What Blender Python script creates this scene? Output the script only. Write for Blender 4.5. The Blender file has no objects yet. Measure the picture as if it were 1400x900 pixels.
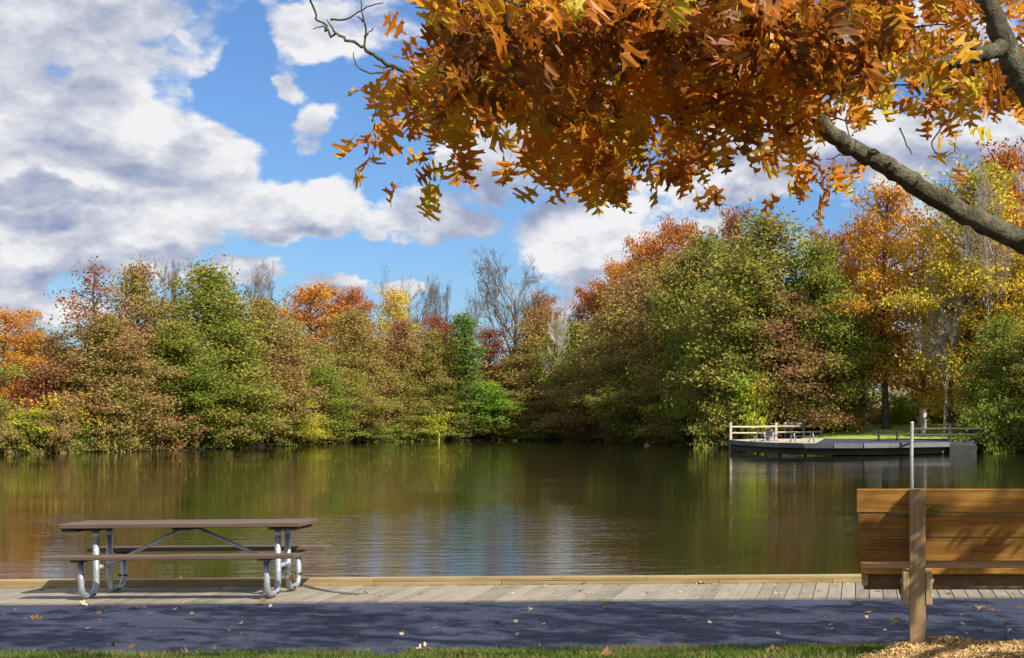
import bpy, math, random
import numpy as np
from math import radians as R_
S = bpy.context.scene
COL = S.collection

# ------------------------------------------------------------------ camera
F = 1930.0; EYE = 1.85; CX, CY = 1150.0, 570.0      # focal length and principal point in photo pixels (the photo is a crop)
cd = bpy.data.cameras.new('camera'); cam = bpy.data.objects.new('camera', cd); COL.objects.link(cam)
cam.location = (0, 0, EYE); cam.rotation_euler = (math.pi / 2, 0, 0)
cd.shift_x = (700 - CX) / 1400; cd.shift_y = (CY - 450) / 1400
cd.sensor_width = 36; cd.lens = F / 1400 * 36; cd.clip_end = 6000; cd.clip_start = 0.1
S.camera = cam
S.view_settings.view_transform = 'Standard'; S.view_settings.look = 'None'
S.view_settings.exposure = 0.52; S.view_settings.gamma = 1.0
S.render.engine = 'CYCLES'
S.cycles.use_denoising = True
S.cycles.max_bounces = 6; S.cycles.diffuse_bounces = 3; S.cycles.glossy_bounces = 3
S.cycles.transmission_bounces = 4; S.cycles.transparent_max_bounces = 6
S.cycles.caustics_reflective = False; S.cycles.caustics_refractive = False

SUN = np.array([.83, -.56, 0.0]); SUN /= np.linalg.norm(SUN)
EL = R_(43)
SUNV = np.array([SUN[0] * math.cos(EL), SUN[1] * math.cos(EL), math.sin(EL)])
SKX, SKY = -SUN[0] / math.tan(EL), -SUN[1] / math.tan(EL)      # shadow shift per metre of height


def ray(px, py):
    return np.array([(px - CX) / F, 1.0, (CY - py) / F])


def P(px, py, Y):                      # the world point seen at a photo pixel, Y metres ahead
    d = ray(px, py)
    return np.array([0, 0, EYE]) + d * (Y / d[1])


def G(px, py, z=0.0):                  # the same on a level plane
    d = ray(px, py)
    return np.array([0, 0, EYE]) + d * ((z - EYE) / d[2])


# ------------------------------------------------------------------ node helpers
class NT:
    def __init__(s, tree): s.t = tree; s.n = tree.nodes; s.l = tree.links
    def put(s, sock, v):
        if isinstance(v, bpy.types.NodeSocket): s.l.new(v, sock)
        elif v is not None:
            try: sock.default_value = v
            except Exception: sock.default_value = (*v, 1.0)
    def m(s, op, a, b=None, c=None, clamp=False):
        n = s.n.new('ShaderNodeMath'); n.operation = op; n.use_clamp = clamp
        for i, v in enumerate((a, b, c)):
            if v is not None: s.put(n.inputs[i], v)
        return n.outputs[0]
    def v(s, op, a, b=None, out=0):
        n = s.n.new('ShaderNodeVectorMath'); n.operation = op
        s.put(n.inputs[0], a)
        if b is not None: s.put(n.inputs[1], b)
        return n.outputs[out]
    def rng(s, v, a, b, c=0.0, d=1.0, smooth=True):
        n = s.n.new('ShaderNodeMapRange'); n.interpolation_type = 'SMOOTHSTEP' if smooth else 'LINEAR'
        for i, q in enumerate((v, a, b, c, d)): s.put(n.inputs[i], q)
        return n.outputs[0]
    def noise(s, vec, scale, detail=3, rough=.5, dist=0.0, col=False):
        n = s.n.new('ShaderNodeTexNoise'); s.put(n.inputs['Vector'], vec)
        n.inputs['Scale'].default_value = scale; n.inputs['Detail'].default_value = detail
        n.inputs['Roughness'].default_value = rough; n.inputs['Distortion'].default_value = dist
        return n.outputs[1 if col else 0]
    def mix(s, f, a, b, mode='MIX'):
        n = s.n.new('ShaderNodeMix'); n.data_type = 'RGBA'; n.blend_type = mode; n.clamp_factor = True
        s.put(n.inputs[0], f); s.put(n.inputs[6], a if isinstance(a, bpy.types.NodeSocket) else (*a[:3], 1))
        s.put(n.inputs[7], b if isinstance(b, bpy.types.NodeSocket) else (*b[:3], 1))
        return n.outputs[2]
    def ramp(s, f, stops):
        n = s.n.new('ShaderNodeValToRGB'); s.put(n.inputs[0], f); e = n.color_ramp.elements
        while len(e) < len(stops): e.new(.5)
        for q, (p, c) in zip(e, stops): q.position = p; q.color = (*c, 1)
        return n.outputs[0]
    def coord(s, which='Object'):
        return s.n.new('ShaderNodeTexCoord').outputs[which]
    def new(s, t): return s.n.new(t)


# ------------------------------------------------------------------ sky
W = bpy.data.worlds.new('World'); S.world = W; W.use_nodes = True
w = NT(W.node_tree); w.n.clear()
sky = w.new('ShaderNodeTexSky'); sky.sky_type = 'NISHITA'; sky.sun_disc = False
sky.sun_elevation = EL; sky.sun_rotation = math.atan2(SUN[0], SUN[1]); sky.air_density = 1.1; sky.dust_density = .6; sky.ozone_density = 2.0
d0 = w.coord('Generated')
d0 = w.v('NORMALIZE', d0)
dst = w.v('MULTIPLY', d0, (1, 1, 1.7))
warp = w.v('SCALE', w.v('SUBTRACT', w.noise(dst, 12, 5, .6, col=True), (.5, .5, .5)), None)
warp.node.inputs['Scale'].default_value = .07
sx_ = w.new('ShaderNodeSeparateXYZ'); w.l.new(d0, sx_.inputs[0])
yy = w.m('MAXIMUM', sx_.outputs[1], .12); front = w.rng(sx_.outputs[1], .14, .3)
prj = w.new('ShaderNodeCombineXYZ'); w.put(prj.inputs[0], w.m('DIVIDE', sx_.outputs[0], yy)); w.put(prj.inputs[2], w.m('DIVIDE', sx_.outputs[2], yy))
dw = w.v('ADD', prj.outputs[0], warp)


def blobfield(items):
    acc = None
    for (px, py, rx, ry, wt) in items:
        c = ray(px, py); c[1] = 0
        q = w.v('MULTIPLY', w.v('SUBTRACT', dw, tuple(c)), (F / rx, 0.0, F / ry))
        f = w.rng(w.v('LENGTH', q, out=1), 1.35, .35, 0, wt)
        acc = f if acc is None else w.m('MAXIMUM', acc, f)
    return w.m('MULTIPLY', acc, front)


CL = [(60, 50, 230, 120, 1), (150, 120, 140, 110, 1), (20, 130, 120, 110, 1), (60, 220, 210, 95, 1), (60, 310, 170, 60, .9), (215, 190, 55, 90, 1), (285, 215, 66, 60, 1), (250, 260, 90, 60, .9),
      (215, 300, 120, 50, 1), (410, 285, 100, 55, 1), (25, 360, 60, 45, .95), (50, 415, 90, 25, .9), (462, 390, 60, 22, 1),
      (470, 30, 130, 50, .85), (398, 118, 28, 26, .62), (432, 180, 34, 34, .62), (590, 305, 85, 38, .95), (645, 235, 60, 45, .95),
      (740, 160, 170, 110, .95), (800, 325, 115, 62, 1), (960, 250, 170, 50, .95), (1100, 170, 220, 70, .9), (1290, 190, 150, 60, .85),
      (330, 368, 80, 30, 1), (560, 400, 60, 16, .7), (120, 330, 130, 55, .9), (1250, 60, 160, 50, .8), (780, 400, 60, 14, .75), (1000, 310, 120, 22, .8), (650, 400, 90, 10, .5)]
HO = [(330, 100, 42, 85, .8), (400, 230, 60, 22, .5), (530, 190, 75, 80, .5), (500, 350, 120, 32, .7), (455, 105, 22, 60, .3), (1150, 285, 60, 14, .5)]
DK = [(130, 130, 85, 30, .5), (90, 268, 150, 20, .7), (60, 150, 130, 50, .35), (700, 280, 110, 42, .8), (620, 330, 60, 14, .6), (850, 385, 90, 12, .7),
      (90, 380, 70, 24, .6), (250, 340, 110, 14, .45), (1010, 240, 190, 22, .6), (1200, 225, 160, 30, .75), (560, 310, 60, 16, .4),
      (40, 300, 100, 16, .5), (740, 190, 70, 50, .5), (205, 230, 50, 20, .3), (430, 318, 90, 12, .5), (1320, 120, 120, 60, .35)]
LT = [(220, 150, 40, 70, .5), (290, 210, 45, 30, .5), (430, 270, 60, 35, .5), (90, 238, 80, 14, .6), (30, 350, 40, 22, .6), (820, 320, 80, 40, .5),
      (240, 310, 80, 22, .3), (630, 200, 40, 16, .5), (60, 20, 90, 24, .4), (330, 360, 50, 14, .4), (960, 262, 90, 14, .4), (470, 388, 40, 8, .6)]
cen = ray(700, 330); cen /= np.linalg.norm(cen)
inview = w.rng(w.v('LENGTH', w.v('MULTIPLY', w.v('SUBTRACT', d0, tuple(cen)), (1, 1, 1.5)), out=1), .62, .42)
base = w.rng(w.noise(dst, 2.3, 2, .5), .36, .58, 0, 1.0)
fld = w.m('ADD', w.m('MULTIPLY', base, w.m('SUBTRACT', 1.0, inview)), blobfield(CL))
fld = w.m('MINIMUM', fld, 1.0)
fld = w.m('SUBTRACT', fld, blobfield(HO))
off = tuple(np.array([.010, -.002, .030]))
wob = w.v('SCALE', w.v('SUBTRACT', w.noise(dst, 16, 4, .6, col=True), (.5, .5, .5))); wob.node.inputs['Scale'].default_value = .045


def cloudnoise(vec):
    v = w.new('ShaderNodeTexVoronoi'); v.feature = 'F1'; v.inputs['Scale'].default_value = 16
    v.inputs['Detail'].default_value = 3; v.inputs['Roughness'].default_value = .62; v.inputs['Lacunarity'].default_value = 2.2; v.normalize = True
    w.l.new(w.v('ADD', vec, wob), v.inputs['Vector'])
    return w.m('ADD', w.m('MULTIPLY', w.noise(vec, 9, 8, .55, .15), .62), w.m('MULTIPLY', w.m('SUBTRACT', .85, v.outputs['Distance']), .38))


CMEAN = .52
n1 = cloudnoise(dst)
n2 = cloudnoise(w.v('ADD', dst, off))
dens = w.m('ADD', w.m('MULTIPLY', fld, .80), w.m('MULTIPLY', w.m('SUBTRACT', n1, CMEAN), 3.2))
mask = w.rng(dens, .12, .50)
n3 = w.noise(dst, 34, 6, .6, .3)
lit = w.m('ADD', .74, w.m('MULTIPLY', w.m('SUBTRACT', n1, n2), 2.9))
lit = w.m('ADD', lit, w.m('MULTIPLY', w.m('SUBTRACT', n3, .5), .55))
lit = w.m('SUBTRACT', lit, w.m('MULTIPLY', blobfield(DK), .55))
lit = w.m('ADD', lit, w.m('MULTIPLY', blobfield(LT), .38))
lit = w.m('ADD', lit, w.rng(dens, .75, .35, 0, .12))
ccol = w.ramp(lit, [(0.0, (1.15, 1.6, 3.0)), (.35, (2.2, 2.6, 3.8)), (.62, (3.7, 3.95, 4.7)), (.85, (5.2, 5.3, 5.7)), (1.0, (6.2, 6.2, 6.3))])
skyc = w.mix(1.0, sky.outputs[0], (.46, .65, .93), 'MULTIPLY')
lift = w.rng(w.v('DOT_PRODUCT', d0, (0, 0, 1), out=1), .0, .32, .0, 1.0)
allc = w.mix(mask, skyc, ccol)
bg = w.new('ShaderNodeBackground'); w.put(bg.inputs[0], allc); bg.inputs[1].default_value = .10
wo = w.new('ShaderNodeOutputWorld'); w.l.new(bg.outputs[0], wo.inputs[0])
W.cycles.sampling_method = 'MANUAL'; W.cycles.sample_map_resolution = 512

sd = bpy.data.lights.new('sun', 'SUN'); sd.energy = 5.0; sd.angle = R_(.53); sd.color = (1, .93, .82)
so = bpy.data.objects.new('sun', sd); COL.objects.link(so); so.location = (20, -20, 40)
from mathutils import Vector, Matrix
so.rotation_euler = Vector(SUNV).to_track_quat('Z', 'Y').to_euler()


# ------------------------------------------------------------------ object helpers
def tag(o, label=None, cat=None, group=None, kind=None):
    if label: o['label'] = label
    if cat: o['category'] = cat
    if group: o['group'] = group
    if kind: o['kind'] = kind
    return o


def empty(name, loc=(0, 0, 0), rz=0.0, **k):
    o = bpy.data.objects.new(name, None); COL.objects.link(o); o.location = loc; o.rotation_euler = (0, 0, rz)
    o.empty_display_size = .2
    return tag(o, **k)


def mesh_np(name, V, Q=None, T=None, smooth=False):
    me = bpy.data.meshes.new(name)
    V = np.asarray(V, np.float32); Q = np.zeros((0, 4), np.int32) if Q is None else np.asarray(Q, np.int32).reshape(-1, 4)
    T = np.zeros((0, 3), np.int32) if T is None else np.asarray(T, np.int32).reshape(-1, 3)
    me.vertices.add(len(V)); me.vertices.foreach_set('co', V.ravel())
    nl = Q.size + T.size
    me.loops.add(nl); me.loops.foreach_set('vertex_index', np.concatenate([Q.ravel(), T.ravel()]))
    st = np.concatenate([np.arange(len(Q)) * 4, Q.size + np.arange(len(T)) * 3]).astype(np.int32)
    me.polygons.add(len(st)); me.polygons.foreach_set('loop_start', st)
    me.polygons.foreach_set('use_smooth', np.full(len(st), bool(smooth)))
    me.update(calc_edges=True)
    return me


def link(name, me, mat=None, parent=None, loc=None, rot=None, scale=None, objmat=False):
    o = bpy.data.objects.new(name, me); COL.objects.link(o)
    if mat is not None:
        if objmat:
            if not me.materials: me.materials.append(None)
            o.material_slots[0].link = 'OBJECT'; o.material_slots[0].material = mat
        elif not me.materials: me.materials.append(mat)
    if parent is not None: o.parent = parent
    if loc is not None: o.location = loc
    if rot is not None: o.rotation_euler = rot
    if scale is not None: o.scale = scale
    return o


class MB:                                  # collects solids, builds one mesh
    def __init__(s): s.V = []; s.Q = []; s.T = []; s.n = 0
    def add(s, V, Q=None, T=None):
        V = np.asarray(V, float)
        s.V.append(V)
        if Q is not None and len(Q): s.Q.append(np.asarray(Q, int).reshape(-1, 4) + s.n)
        if T is not None and len(T): s.T.append(np.asarray(T, int).reshape(-1, 3) + s.n)
        s.n += len(V); return s
    def box(s, x0, x1, y0, y1, z0, z1, bev=0.0):
        if bev <= 0:
            V = [(x, y, z) for z in (z0, z1) for y in (y0, y1) for x in (x0, x1)]
            return s.add(V, [(0, 2, 3, 1), (4, 5, 7, 6), (0, 1, 5, 4), (2, 6, 7, 3), (0, 4, 6, 2), (1, 3, 7, 5)])
        b = bev; V = []; idx = {}
        xs = (x0, x1); ys = (y0, y1); zs = (z0, z1)
        for i in (0, 1):
            for j in (0, 1):
                for k in (0, 1):
                    sx, sy, sz = (1 - 2 * i) * b, (1 - 2 * j) * b, (1 - 2 * k) * b
                    for a, o in enumerate(((0, sy, sz), (sx, 0, sz), (sx, sy, 0))):
                        idx[i, j, k, a] = len(V); V.append((xs[i] + o[0], ys[j] + o[1], zs[k] + o[2]))
        Q = []; T = []
        for i in (0, 1):
            q = [idx[i, 0, 0, 0], idx[i, 1, 0, 0], idx[i, 1, 1, 0], idx[i, 0, 1, 0]]; Q.append(q if i else q[::-1])
            q = [idx[0, i, 0, 1], idx[1, i, 0, 1], idx[1, i, 1, 1], idx[0, i, 1, 1]]; Q.append(q[::-1] if i else q)
            q = [idx[0, 0, i, 2], idx[1, 0, i, 2], idx[1, 1, i, 2], idx[0, 1, i, 2]]; Q.append(q if i else q[::-1])
            for j in (0, 1):
                Q.append([idx[i, j, 0, 0], idx[i, j, 0, 1], idx[i, j, 1, 1], idx[i, j, 1, 0]])
                Q.append([idx[i, 0, j, 0], idx[i, 0, j, 2], idx[i, 1, j, 2], idx[i, 1, j, 0]])
                Q.append([idx[0, i, j, 1], idx[0, i, j, 2], idx[1, i, j, 2], idx[1, i, j, 1]])
                for k in (0, 1): T.append([idx[i, j, k, 0], idx[i, j, k, 1], idx[i, j, k, 2]])
        return s.add(V, Q, T)
    def tube(s, pts, rad, k=8, cap=True):
        V, Q = tube_np(pts, rad, k); s.add(V, Q)
        if cap:
            n = len(pts); b = s.n - n * k
            for r0 in (0, (n - 1) * k):
                s.V.append(np.mean(V[r0:r0 + k], 0)[None]); s.n += 1
                s.T.append(np.array([(b + r0 + i, b + r0 + (i + 1) % k, s.n - 1) for i in range(k)]))
        return s
    def xf(s, f):
        s.V = [f(v) for v in s.V]; return s
    def mesh(s, name, smooth=False, fix=True):
        me = mesh_np(name, np.concatenate(s.V), np.concatenate(s.Q) if s.Q else None, np.concatenate(s.T) if s.T else None, smooth)
        if fix:
            import bmesh
            b = bmesh.new(); b.from_mesh(me); bmesh.ops.recalc_face_normals(b, faces=b.faces); b.to_mesh(me); b.free()
        return me
    def obj(s, name, mat, parent=None, smooth=False, **k):
        return link(name, s.mesh(name, smooth), mat, parent, **k)


def tube_np(pts, rad, k=6):
    pts = np.asarray(pts, float); n = len(pts); rad = np.broadcast_to(np.asarray(rad, float), (n,))
    t = np.gradient(pts, axis=0); t /= np.linalg.norm(t, axis=1)[:, None] + 1e-9
    up = np.array([0, 0, 1.0]) if abs(t[0, 2]) < .8 else np.array([1.0, 0.2, 0])
    a = np.empty_like(t); q = np.cross(t[0], up)
    for i in range(n):
        q = q - t[i] * (q @ t[i]); q = q / (math.sqrt(q @ q) + 1e-9); a[i] = q
    b = np.cross(t, a)
    th = np.arange(k) / k * 2 * np.pi
    V = pts[:, None] + rad[:, None, None] * (np.cos(th)[None, :, None] * a[:, None] + np.sin(th)[None, :, None] * b[:, None])
    i = np.arange(n - 1)[:, None] * k; j = np.arange(k)[None]; j2 = (j + 1) % k
    Q = np.stack([i + j, i + j2, i + k + j2, i + k + j], -1).reshape(-1, 4)
    return V.reshape(-1, 3), Q


def smooth01(x): x = np.clip(x, 0, 1); return x * x * (3 - 2 * x)


def noise2(x, y, sc, seed=0):              # cheap value noise for terrain
    r = np.random.RandomState(seed).rand(64, 64); x = np.asarray(x) / sc; y = np.asarray(y) / sc
    xi = np.floor(x).astype(int); yi = np.floor(y).astype(int); fx = smooth01(x - xi); fy = smooth01(y - yi)
    g = lambda a, b: r[a % 64, b % 64]
    return (g(xi, yi) * (1 - fx) + g(xi + 1, yi) * fx) * (1 - fy) + (g(xi, yi + 1) * (1 - fx) + g(xi + 1, yi + 1) * fx) * fy


# ------------------------------------------------------------------ materials
def mat(name):
    m = bpy.data.materials.new(name); m.use_nodes = True; t = NT(m.node_tree)
    t.n.clear(); o = t.new('ShaderNodeOutputMaterial')
    return m, t, o


def principled(t, o, col, rough=.6, metal=0.0, bump=None, bstr=.3, bdist=.01, spec=.5, ior=None):
    p = t.new('ShaderNodeBsdfPrincipled'); t.put(p.inputs['Base Color'], col if isinstance(col, bpy.types.NodeSocket) else (*col, 1))
    t.put(p.inputs['Roughness'], rough); t.put(p.inputs['Metallic'], metal)
    p.inputs['Specular IOR Level'].default_value = spec
    if ior: p.inputs['IOR'].default_value = ior
    if bump is not None:
        b = t.new('ShaderNodeBump'); t.put(b.inputs['Height'], bump); b.inputs['Strength'].default_value = bstr; b.inputs['Distance'].default_value = bdist
        t.l.new(b.outputs[0], p.inputs['Normal'])
    t.l.new(p.outputs[0], o.inputs[0]); return p


def wood(name, c0, c1, dark=(.05, .035, .02), axis=0, rough=.75, grain=26, moss=None, fine=1.0, rvar=.35):
    m, t, o = mat(name)
    oi = t.new('ShaderNodeObjectInfo').outputs['Random']
    co = t.coord(); off = t.v('SCALE', (13.1, 7.7, 5.3)); t.put(off.node.inputs['Scale'], oi)
    sc = [grain, grain, grain]; sc[axis] = grain * .05
    v = t.v('MULTIPLY', t.v('ADD', co, off), tuple(sc))
    g = t.noise(v, 1.0, 6, .6, .6); g2 = t.noise(t.v('ADD', co, off), 2.5, 3, .5)
    f = t.m('ADD', t.m('MULTIPLY', g, .75), t.m('MULTIPLY', g2, .45))
    f = t.m('ADD', f, t.m('MULTIPLY', t.m('SUBTRACT', oi, .5), rvar))
    c = t.ramp(f, [(.25, dark), (.45, c0), (.75, c1)])
    kn = t.m('MULTIPLY', t.rng(g, .36, .27), .75)
    c = t.mix(kn, c, dark)
    if moss:
        mz = t.rng(t.noise(co, 7, 4, .6), .60, .70); c = t.mix(mz, c, moss)
    principled(t, o, c, rough, bump=g, bstr=.5, bdist=.004 * fine, spec=.3)
    return m


def metal(name, col, rough=.45, met=.7):
    m, t, o = mat(name); co = t.coord()
    n = t.noise(co, 30, 4, .6); n2 = t.noise(co, 5, 2, .5)
    c = t.ramp(t.m('ADD', t.m('MULTIPLY', n, .5), t.m('MULTIPLY', n2, .5)), [(.3, tuple(x * .72 for x in col)), (.7, tuple(min(1, x * 1.15) for x in col))])
    principled(t, o, c, t.rng(n, .3, .7, rough - .1, rough + .15), met, bump=n, bstr=.15, bdist=.002); return m


def plain(name, col, rough=.7, var=.25, sc=6):
    m, t, o = mat(name); n = t.noise(t.coord(), sc, 4, .6)
    c = t.ramp(n, [(.3, tuple(x * (1 - var) for x in col)), (.7, tuple(min(1, x * (1 + var)) for x in col))])
    principled(t, o, c, rough, bump=n, bstr=.2, bdist=.005); return m


GAIN = 1.45


def leafmat(name, stops, scale=.3, transl=.35, gloss=0.0, wi=.55, wn=.75):
    stops = [(p_, tuple(min(.85, q_ * GAIN) for q_ in c_)) for p_, c_ in stops]
    m, t, o = mat(name)
    isl = t.new('ShaderNodeNewGeometry').outputs['Random Per Island']
    oi = t.new('ShaderNodeObjectInfo').outputs['Random']
    off = t.v('SCALE', (31.0, 17.0, 23.0)); t.put(off.node.inputs['Scale'], oi)
    v = t.v('ADD', t.coord(), off)
    n = t.noise(v, scale, 3, .6)
    f = t.m('ADD', t.m('MULTIPLY', t.m('SUBTRACT', n, .5), wn * 2.2), t.m('MULTIPLY', isl, wi))
    f = t.m('ADD', f, .5 - wi * .5)
    f = t.m('ADD', f, t.m('MULTIPLY', t.m('SUBTRACT', oi, .5), .2))
    c = t.ramp(f, stops)
    d = t.new('ShaderNodeBsdfDiffuse'); t.put(d.inputs[0], c)
    tr = t.new('ShaderNodeBsdfTranslucent'); t.put(tr.inputs[0], c)
    mx = t.new('ShaderNodeMixShader'); mx.inputs[0].default_value = transl
    t.l.new(d.outputs[0], mx.inputs[1]); t.l.new(tr.outputs[0], mx.inputs[2]); out = mx
    if gloss:
        g = t.new('ShaderNodeBsdfGlossy'); g.inputs['Roughness'].default_value = .42; g.inputs[0].default_value = (1, 1, 1, 1)
        m2 = t.new('ShaderNodeMixShader'); m2.inputs[0].default_value = gloss
        t.l.new(mx.outputs[0], m2.inputs[1]); t.l.new(g.outputs[0], m2.inputs[2]); out = m2
    t.l.new(out.outputs[0], o.inputs[0]); return m


# colours of leaves, real-world values
OLG = (.185, .19, .035); OLV = (.26, .225, .05); BRN = (.29, .19, .085); GRN = (.155, .20, .03); YGR = (.30, .36, .03)
DGR = (.05, .095, .02); ORG = (.42, .185, .035); ROR = (.33, .12, .03); YEL = (.52, .37, .05); RED = (.18, .055, .035); TAN = (.30, .21, .10)
LM = {
    'gold': leafmat('leaves_gold', [(.05, (.26, .26, .04)), (.35, (.42, .34, .05)), (.7, (.56, .38, .04)), (1, (.5, .24, .03))]),
    'olive': leafmat('leaves_olive', [(.1, GRN), (.4, OLG), (.65, OLV), (.95, BRN)]),
    'green': leafmat('leaves_green', [(.1, (.14, .21, .035)), (.4, GRN), (.6, OLG), (1, OLV)]),
    'oliveb': leafmat('leaves_olive_brown', [(.05, OLG), (.4, OLV), (.65, BRN), (.95, (.26, .12, .06))]),
    'brown': leafmat('leaves_brown', [(.0, OLG), (.3, OLV), (.5, BRN), (.9, (.27, .11, .06))]),
    'redbr': leafmat('leaves_red_brown', [(.0, OLG), (.3, BRN), (.7, (.25, .10, .055)), (1, (.22, .07, .04))]),
    'orange': leafmat('leaves_orange', [(.1, (.46, .26, .04)), (.4, ORG), (.75, ROR), (1, (.25, .09, .03))]),
    'redor': leafmat('leaves_red_orange', [(.1, ORG), (.5, ROR), (1, RED)]),
    'yellow': leafmat('leaves_yellow', [(.05, YGR), (.4, (.45, .36, .04)), (.7, YEL), (1, (.5, .24, .03))]),
    'yelgr': leafmat('leaves_yellow_green', [(.05, OLG), (.35, YGR), (.7, (.40, .36, .04)), (1, YEL)]),
    'red': leafmat('leaves_red', [(.1, (.3, .07, .03)), (.6, RED), (1, BRN)]),
    'dkgreen': leafmat('leaves_dark_green', [(.1, (.08, .16, .025)), (.5, (.115, .19, .03)), (1, (.17, .19, .035))]),
    'brgreen': leafmat('leaves_bright_green', [(.1, (.14, .27, .02)), (.5, (.22, .34, .03)), (1, (.26, .30, .04))]),
    'goldor': leafmat('leaves_gold_orange', [(.05, YEL), (.35, (.48, .28, .04)), (.65, ORG), (1, (.30, .11, .03))]),
}
BARK = plain('bark_dark', (.075, .058, .045), .9, .4, 3)
BARKP = plain('bark_pale', (.30, .27, .22), .85, .25, 2)
BARKG = plain('bark_grey', (.16, .125, .09), .9, .3, 2)

# ------------------------------------------------------------------ terrain and lake
ZW = -.85; EDGE = .054                       # waterline; the deck runs slightly away to the right
shpx = [(-260, 634), (-120, 626), (0, 621), (100, 619), (200, 617), (330, 613), (400, 608.5), (480, 605.5), (560, 603.5), (640, 602.5), (700, 601.5), (800, 602.5),
        (850, 604.5), (900, 607), (960, 609)]
far = [G(a, b, ZW)[:2] for a, b in shpx]
far += [np.array(q) for q in [(-13.5, 131.0), (-9.0, 125.5), (-5.5, 119.5), (.6, 117.5), (8.2, 117), (10.2, 111), (12.6, 107), (23.6, 96), (38, 60), (43, 32)]]
poly = [np.array((46, 15.63 + 46 * EDGE)), np.array((-74, 15.63 - 74 * EDGE)), np.array((-86, 45))] + far
poly = np.array(poly)


def lake_dist(x, y):
    x = np.asarray(x, float); y = np.asarray(y, float); sh = x.shape; x = x.ravel(); y = y.ravel()
    best = np.full(x.shape, 1e9); ins = np.zeros(x.shape, bool); n = len(poly)
    for i in range(n):
        a, b = poly[i], poly[(i + 1) % n]; e = b - a
        t = np.clip(((x - a[0]) * e[0] + (y - a[1]) * e[1]) / (e @ e), 0, 1)
        best = np.minimum(best, np.hypot(x - a[0] - t * e[0], y - a[1] - t * e[1]))
        c = ((a[1] > y) != (b[1] > y)) & (x < (b[0] - a[0]) * (y - a[1]) / (b[1] - a[1] + 1e-12) + a[0]); ins ^= c
    return np.where(ins, -best, best).reshape(sh)


def path_edge(x): return 11.46 + EDGE * x


def bank(x, y):
    u = np.maximum(path_edge(x) - y, 0)
    sl = .138 + .024 * smooth01((np.asarray(x) + 2.17) / 2.2)
    return sl * np.minimum(u, 3.4) + .02 * np.maximum(u - 3.4, 0) * np.exp(-np.maximum(u - 3.4, 0) / 20)


def height(x, y):
    x = np.asarray(x, float); y = np.asarray(y, float); d = lake_dist(x, y)
    wob = noise2(x, y, 5.0, 3) - .5
    land = ZW + .8 * smooth01(d / 1.5) + 1.1 * smooth01((d - 1.5) / 12) + 2.5 * smooth01((d - 20) / 100) + wob * .25 * smooth01(d / 3)
    near = -.07 + bank(x, y)
    nearland = np.where(d < .3, ZW + (.85 - .07) * smooth01(d / .3), near)
    k = smooth01((y - 18) / 20)
    landh = nearland * (1 - k) + land * k
    bed = ZW - .2 - 1.6 * smooth01(-d / 6)
    return np.where(d > 0, landh, bed)


def grid_mesh(name, xs, ys, zf, smooth=True):
    X, Y = np.meshgrid(xs, ys); Z = zf(X, Y); n, m = X.shape
    i = np.arange(n - 1)[:, None] * m + np.arange(m - 1)[None]
    Q = np.stack([i, i + 1, i + m + 1, i + m], -1).reshape(-1, 4)
    return mesh_np(name, np.stack([X, Y, Z], -1).reshape(-1, 3), Q, smooth=smooth)


ar = np.arange
xs = np.unique(np.concatenate([np.linspace(-2500, -240, 14), np.linspace(-240, -120, 24), ar(-120, 42, 1.0), np.linspace(42, 200, 30), np.linspace(200, 2500, 14)]))
ys = np.unique(np.concatenate([np.linspace(-500, -10, 12), ar(-10, 15, .5), ar(15, 19, .25), ar(19, 88, 4.0), ar(88, 190, 1.0), np.linspace(190, 300, 12), np.linspace(300, 3500, 16)]))
m, t, o = mat('forest_floor')
co = t.coord(); n = t.noise(co, 1.2, 6, .65); n_ = t.noise(co, 14, 4, .6)
c = t.ramp(t.m('ADD', t.m('MULTIPLY', n, .6), t.m('MULTIPLY', n_, .4)), [(.3, (.02, .022, .01)), (.5, (.045, .04, .018)), (.75, (.10, .065, .03))])
principled(t, o, c, .95, bump=n_, bstr=.6, bdist=.05); GROUND = m
tag(link('ground', grid_mesh('ground', xs, ys, height), GROUND), kind='structure')

m, t, o = mat('pond_water')
co = t.coord()
a1 = t.noise(t.v('MULTIPLY', co, (.55, 1.9, 1)), 1.6, 2, .5, .4)
a2 = t.noise(t.v('MULTIPLY', co, (.8, 2.6, 1)), 5.0, 2, .5)
patch = t.rng(t.noise(t.v('MULTIPLY', co, (.06, .10, 1)), 1.0, 2, .5), .38, .62, .35, 1.25)
h = t.m('MULTIPLY', t.m('ADD', t.m('MULTIPLY', a1, .020), t.m('MULTIPLY', a2, .007)), patch)
p = principled(t, o, (.015, .016, .006), .012, bump=h, bstr=1.0, bdist=.42, spec=.5, ior=1.33)
WATER = m
lake = mesh_np('pond', [(-150, 7.0, ZW), (60, 18.4, ZW), (60, 210, ZW), (-150, 210, ZW)], [(0, 1, 2, 3)])
tag(link('pond', lake, WATER), kind='structure')

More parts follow.
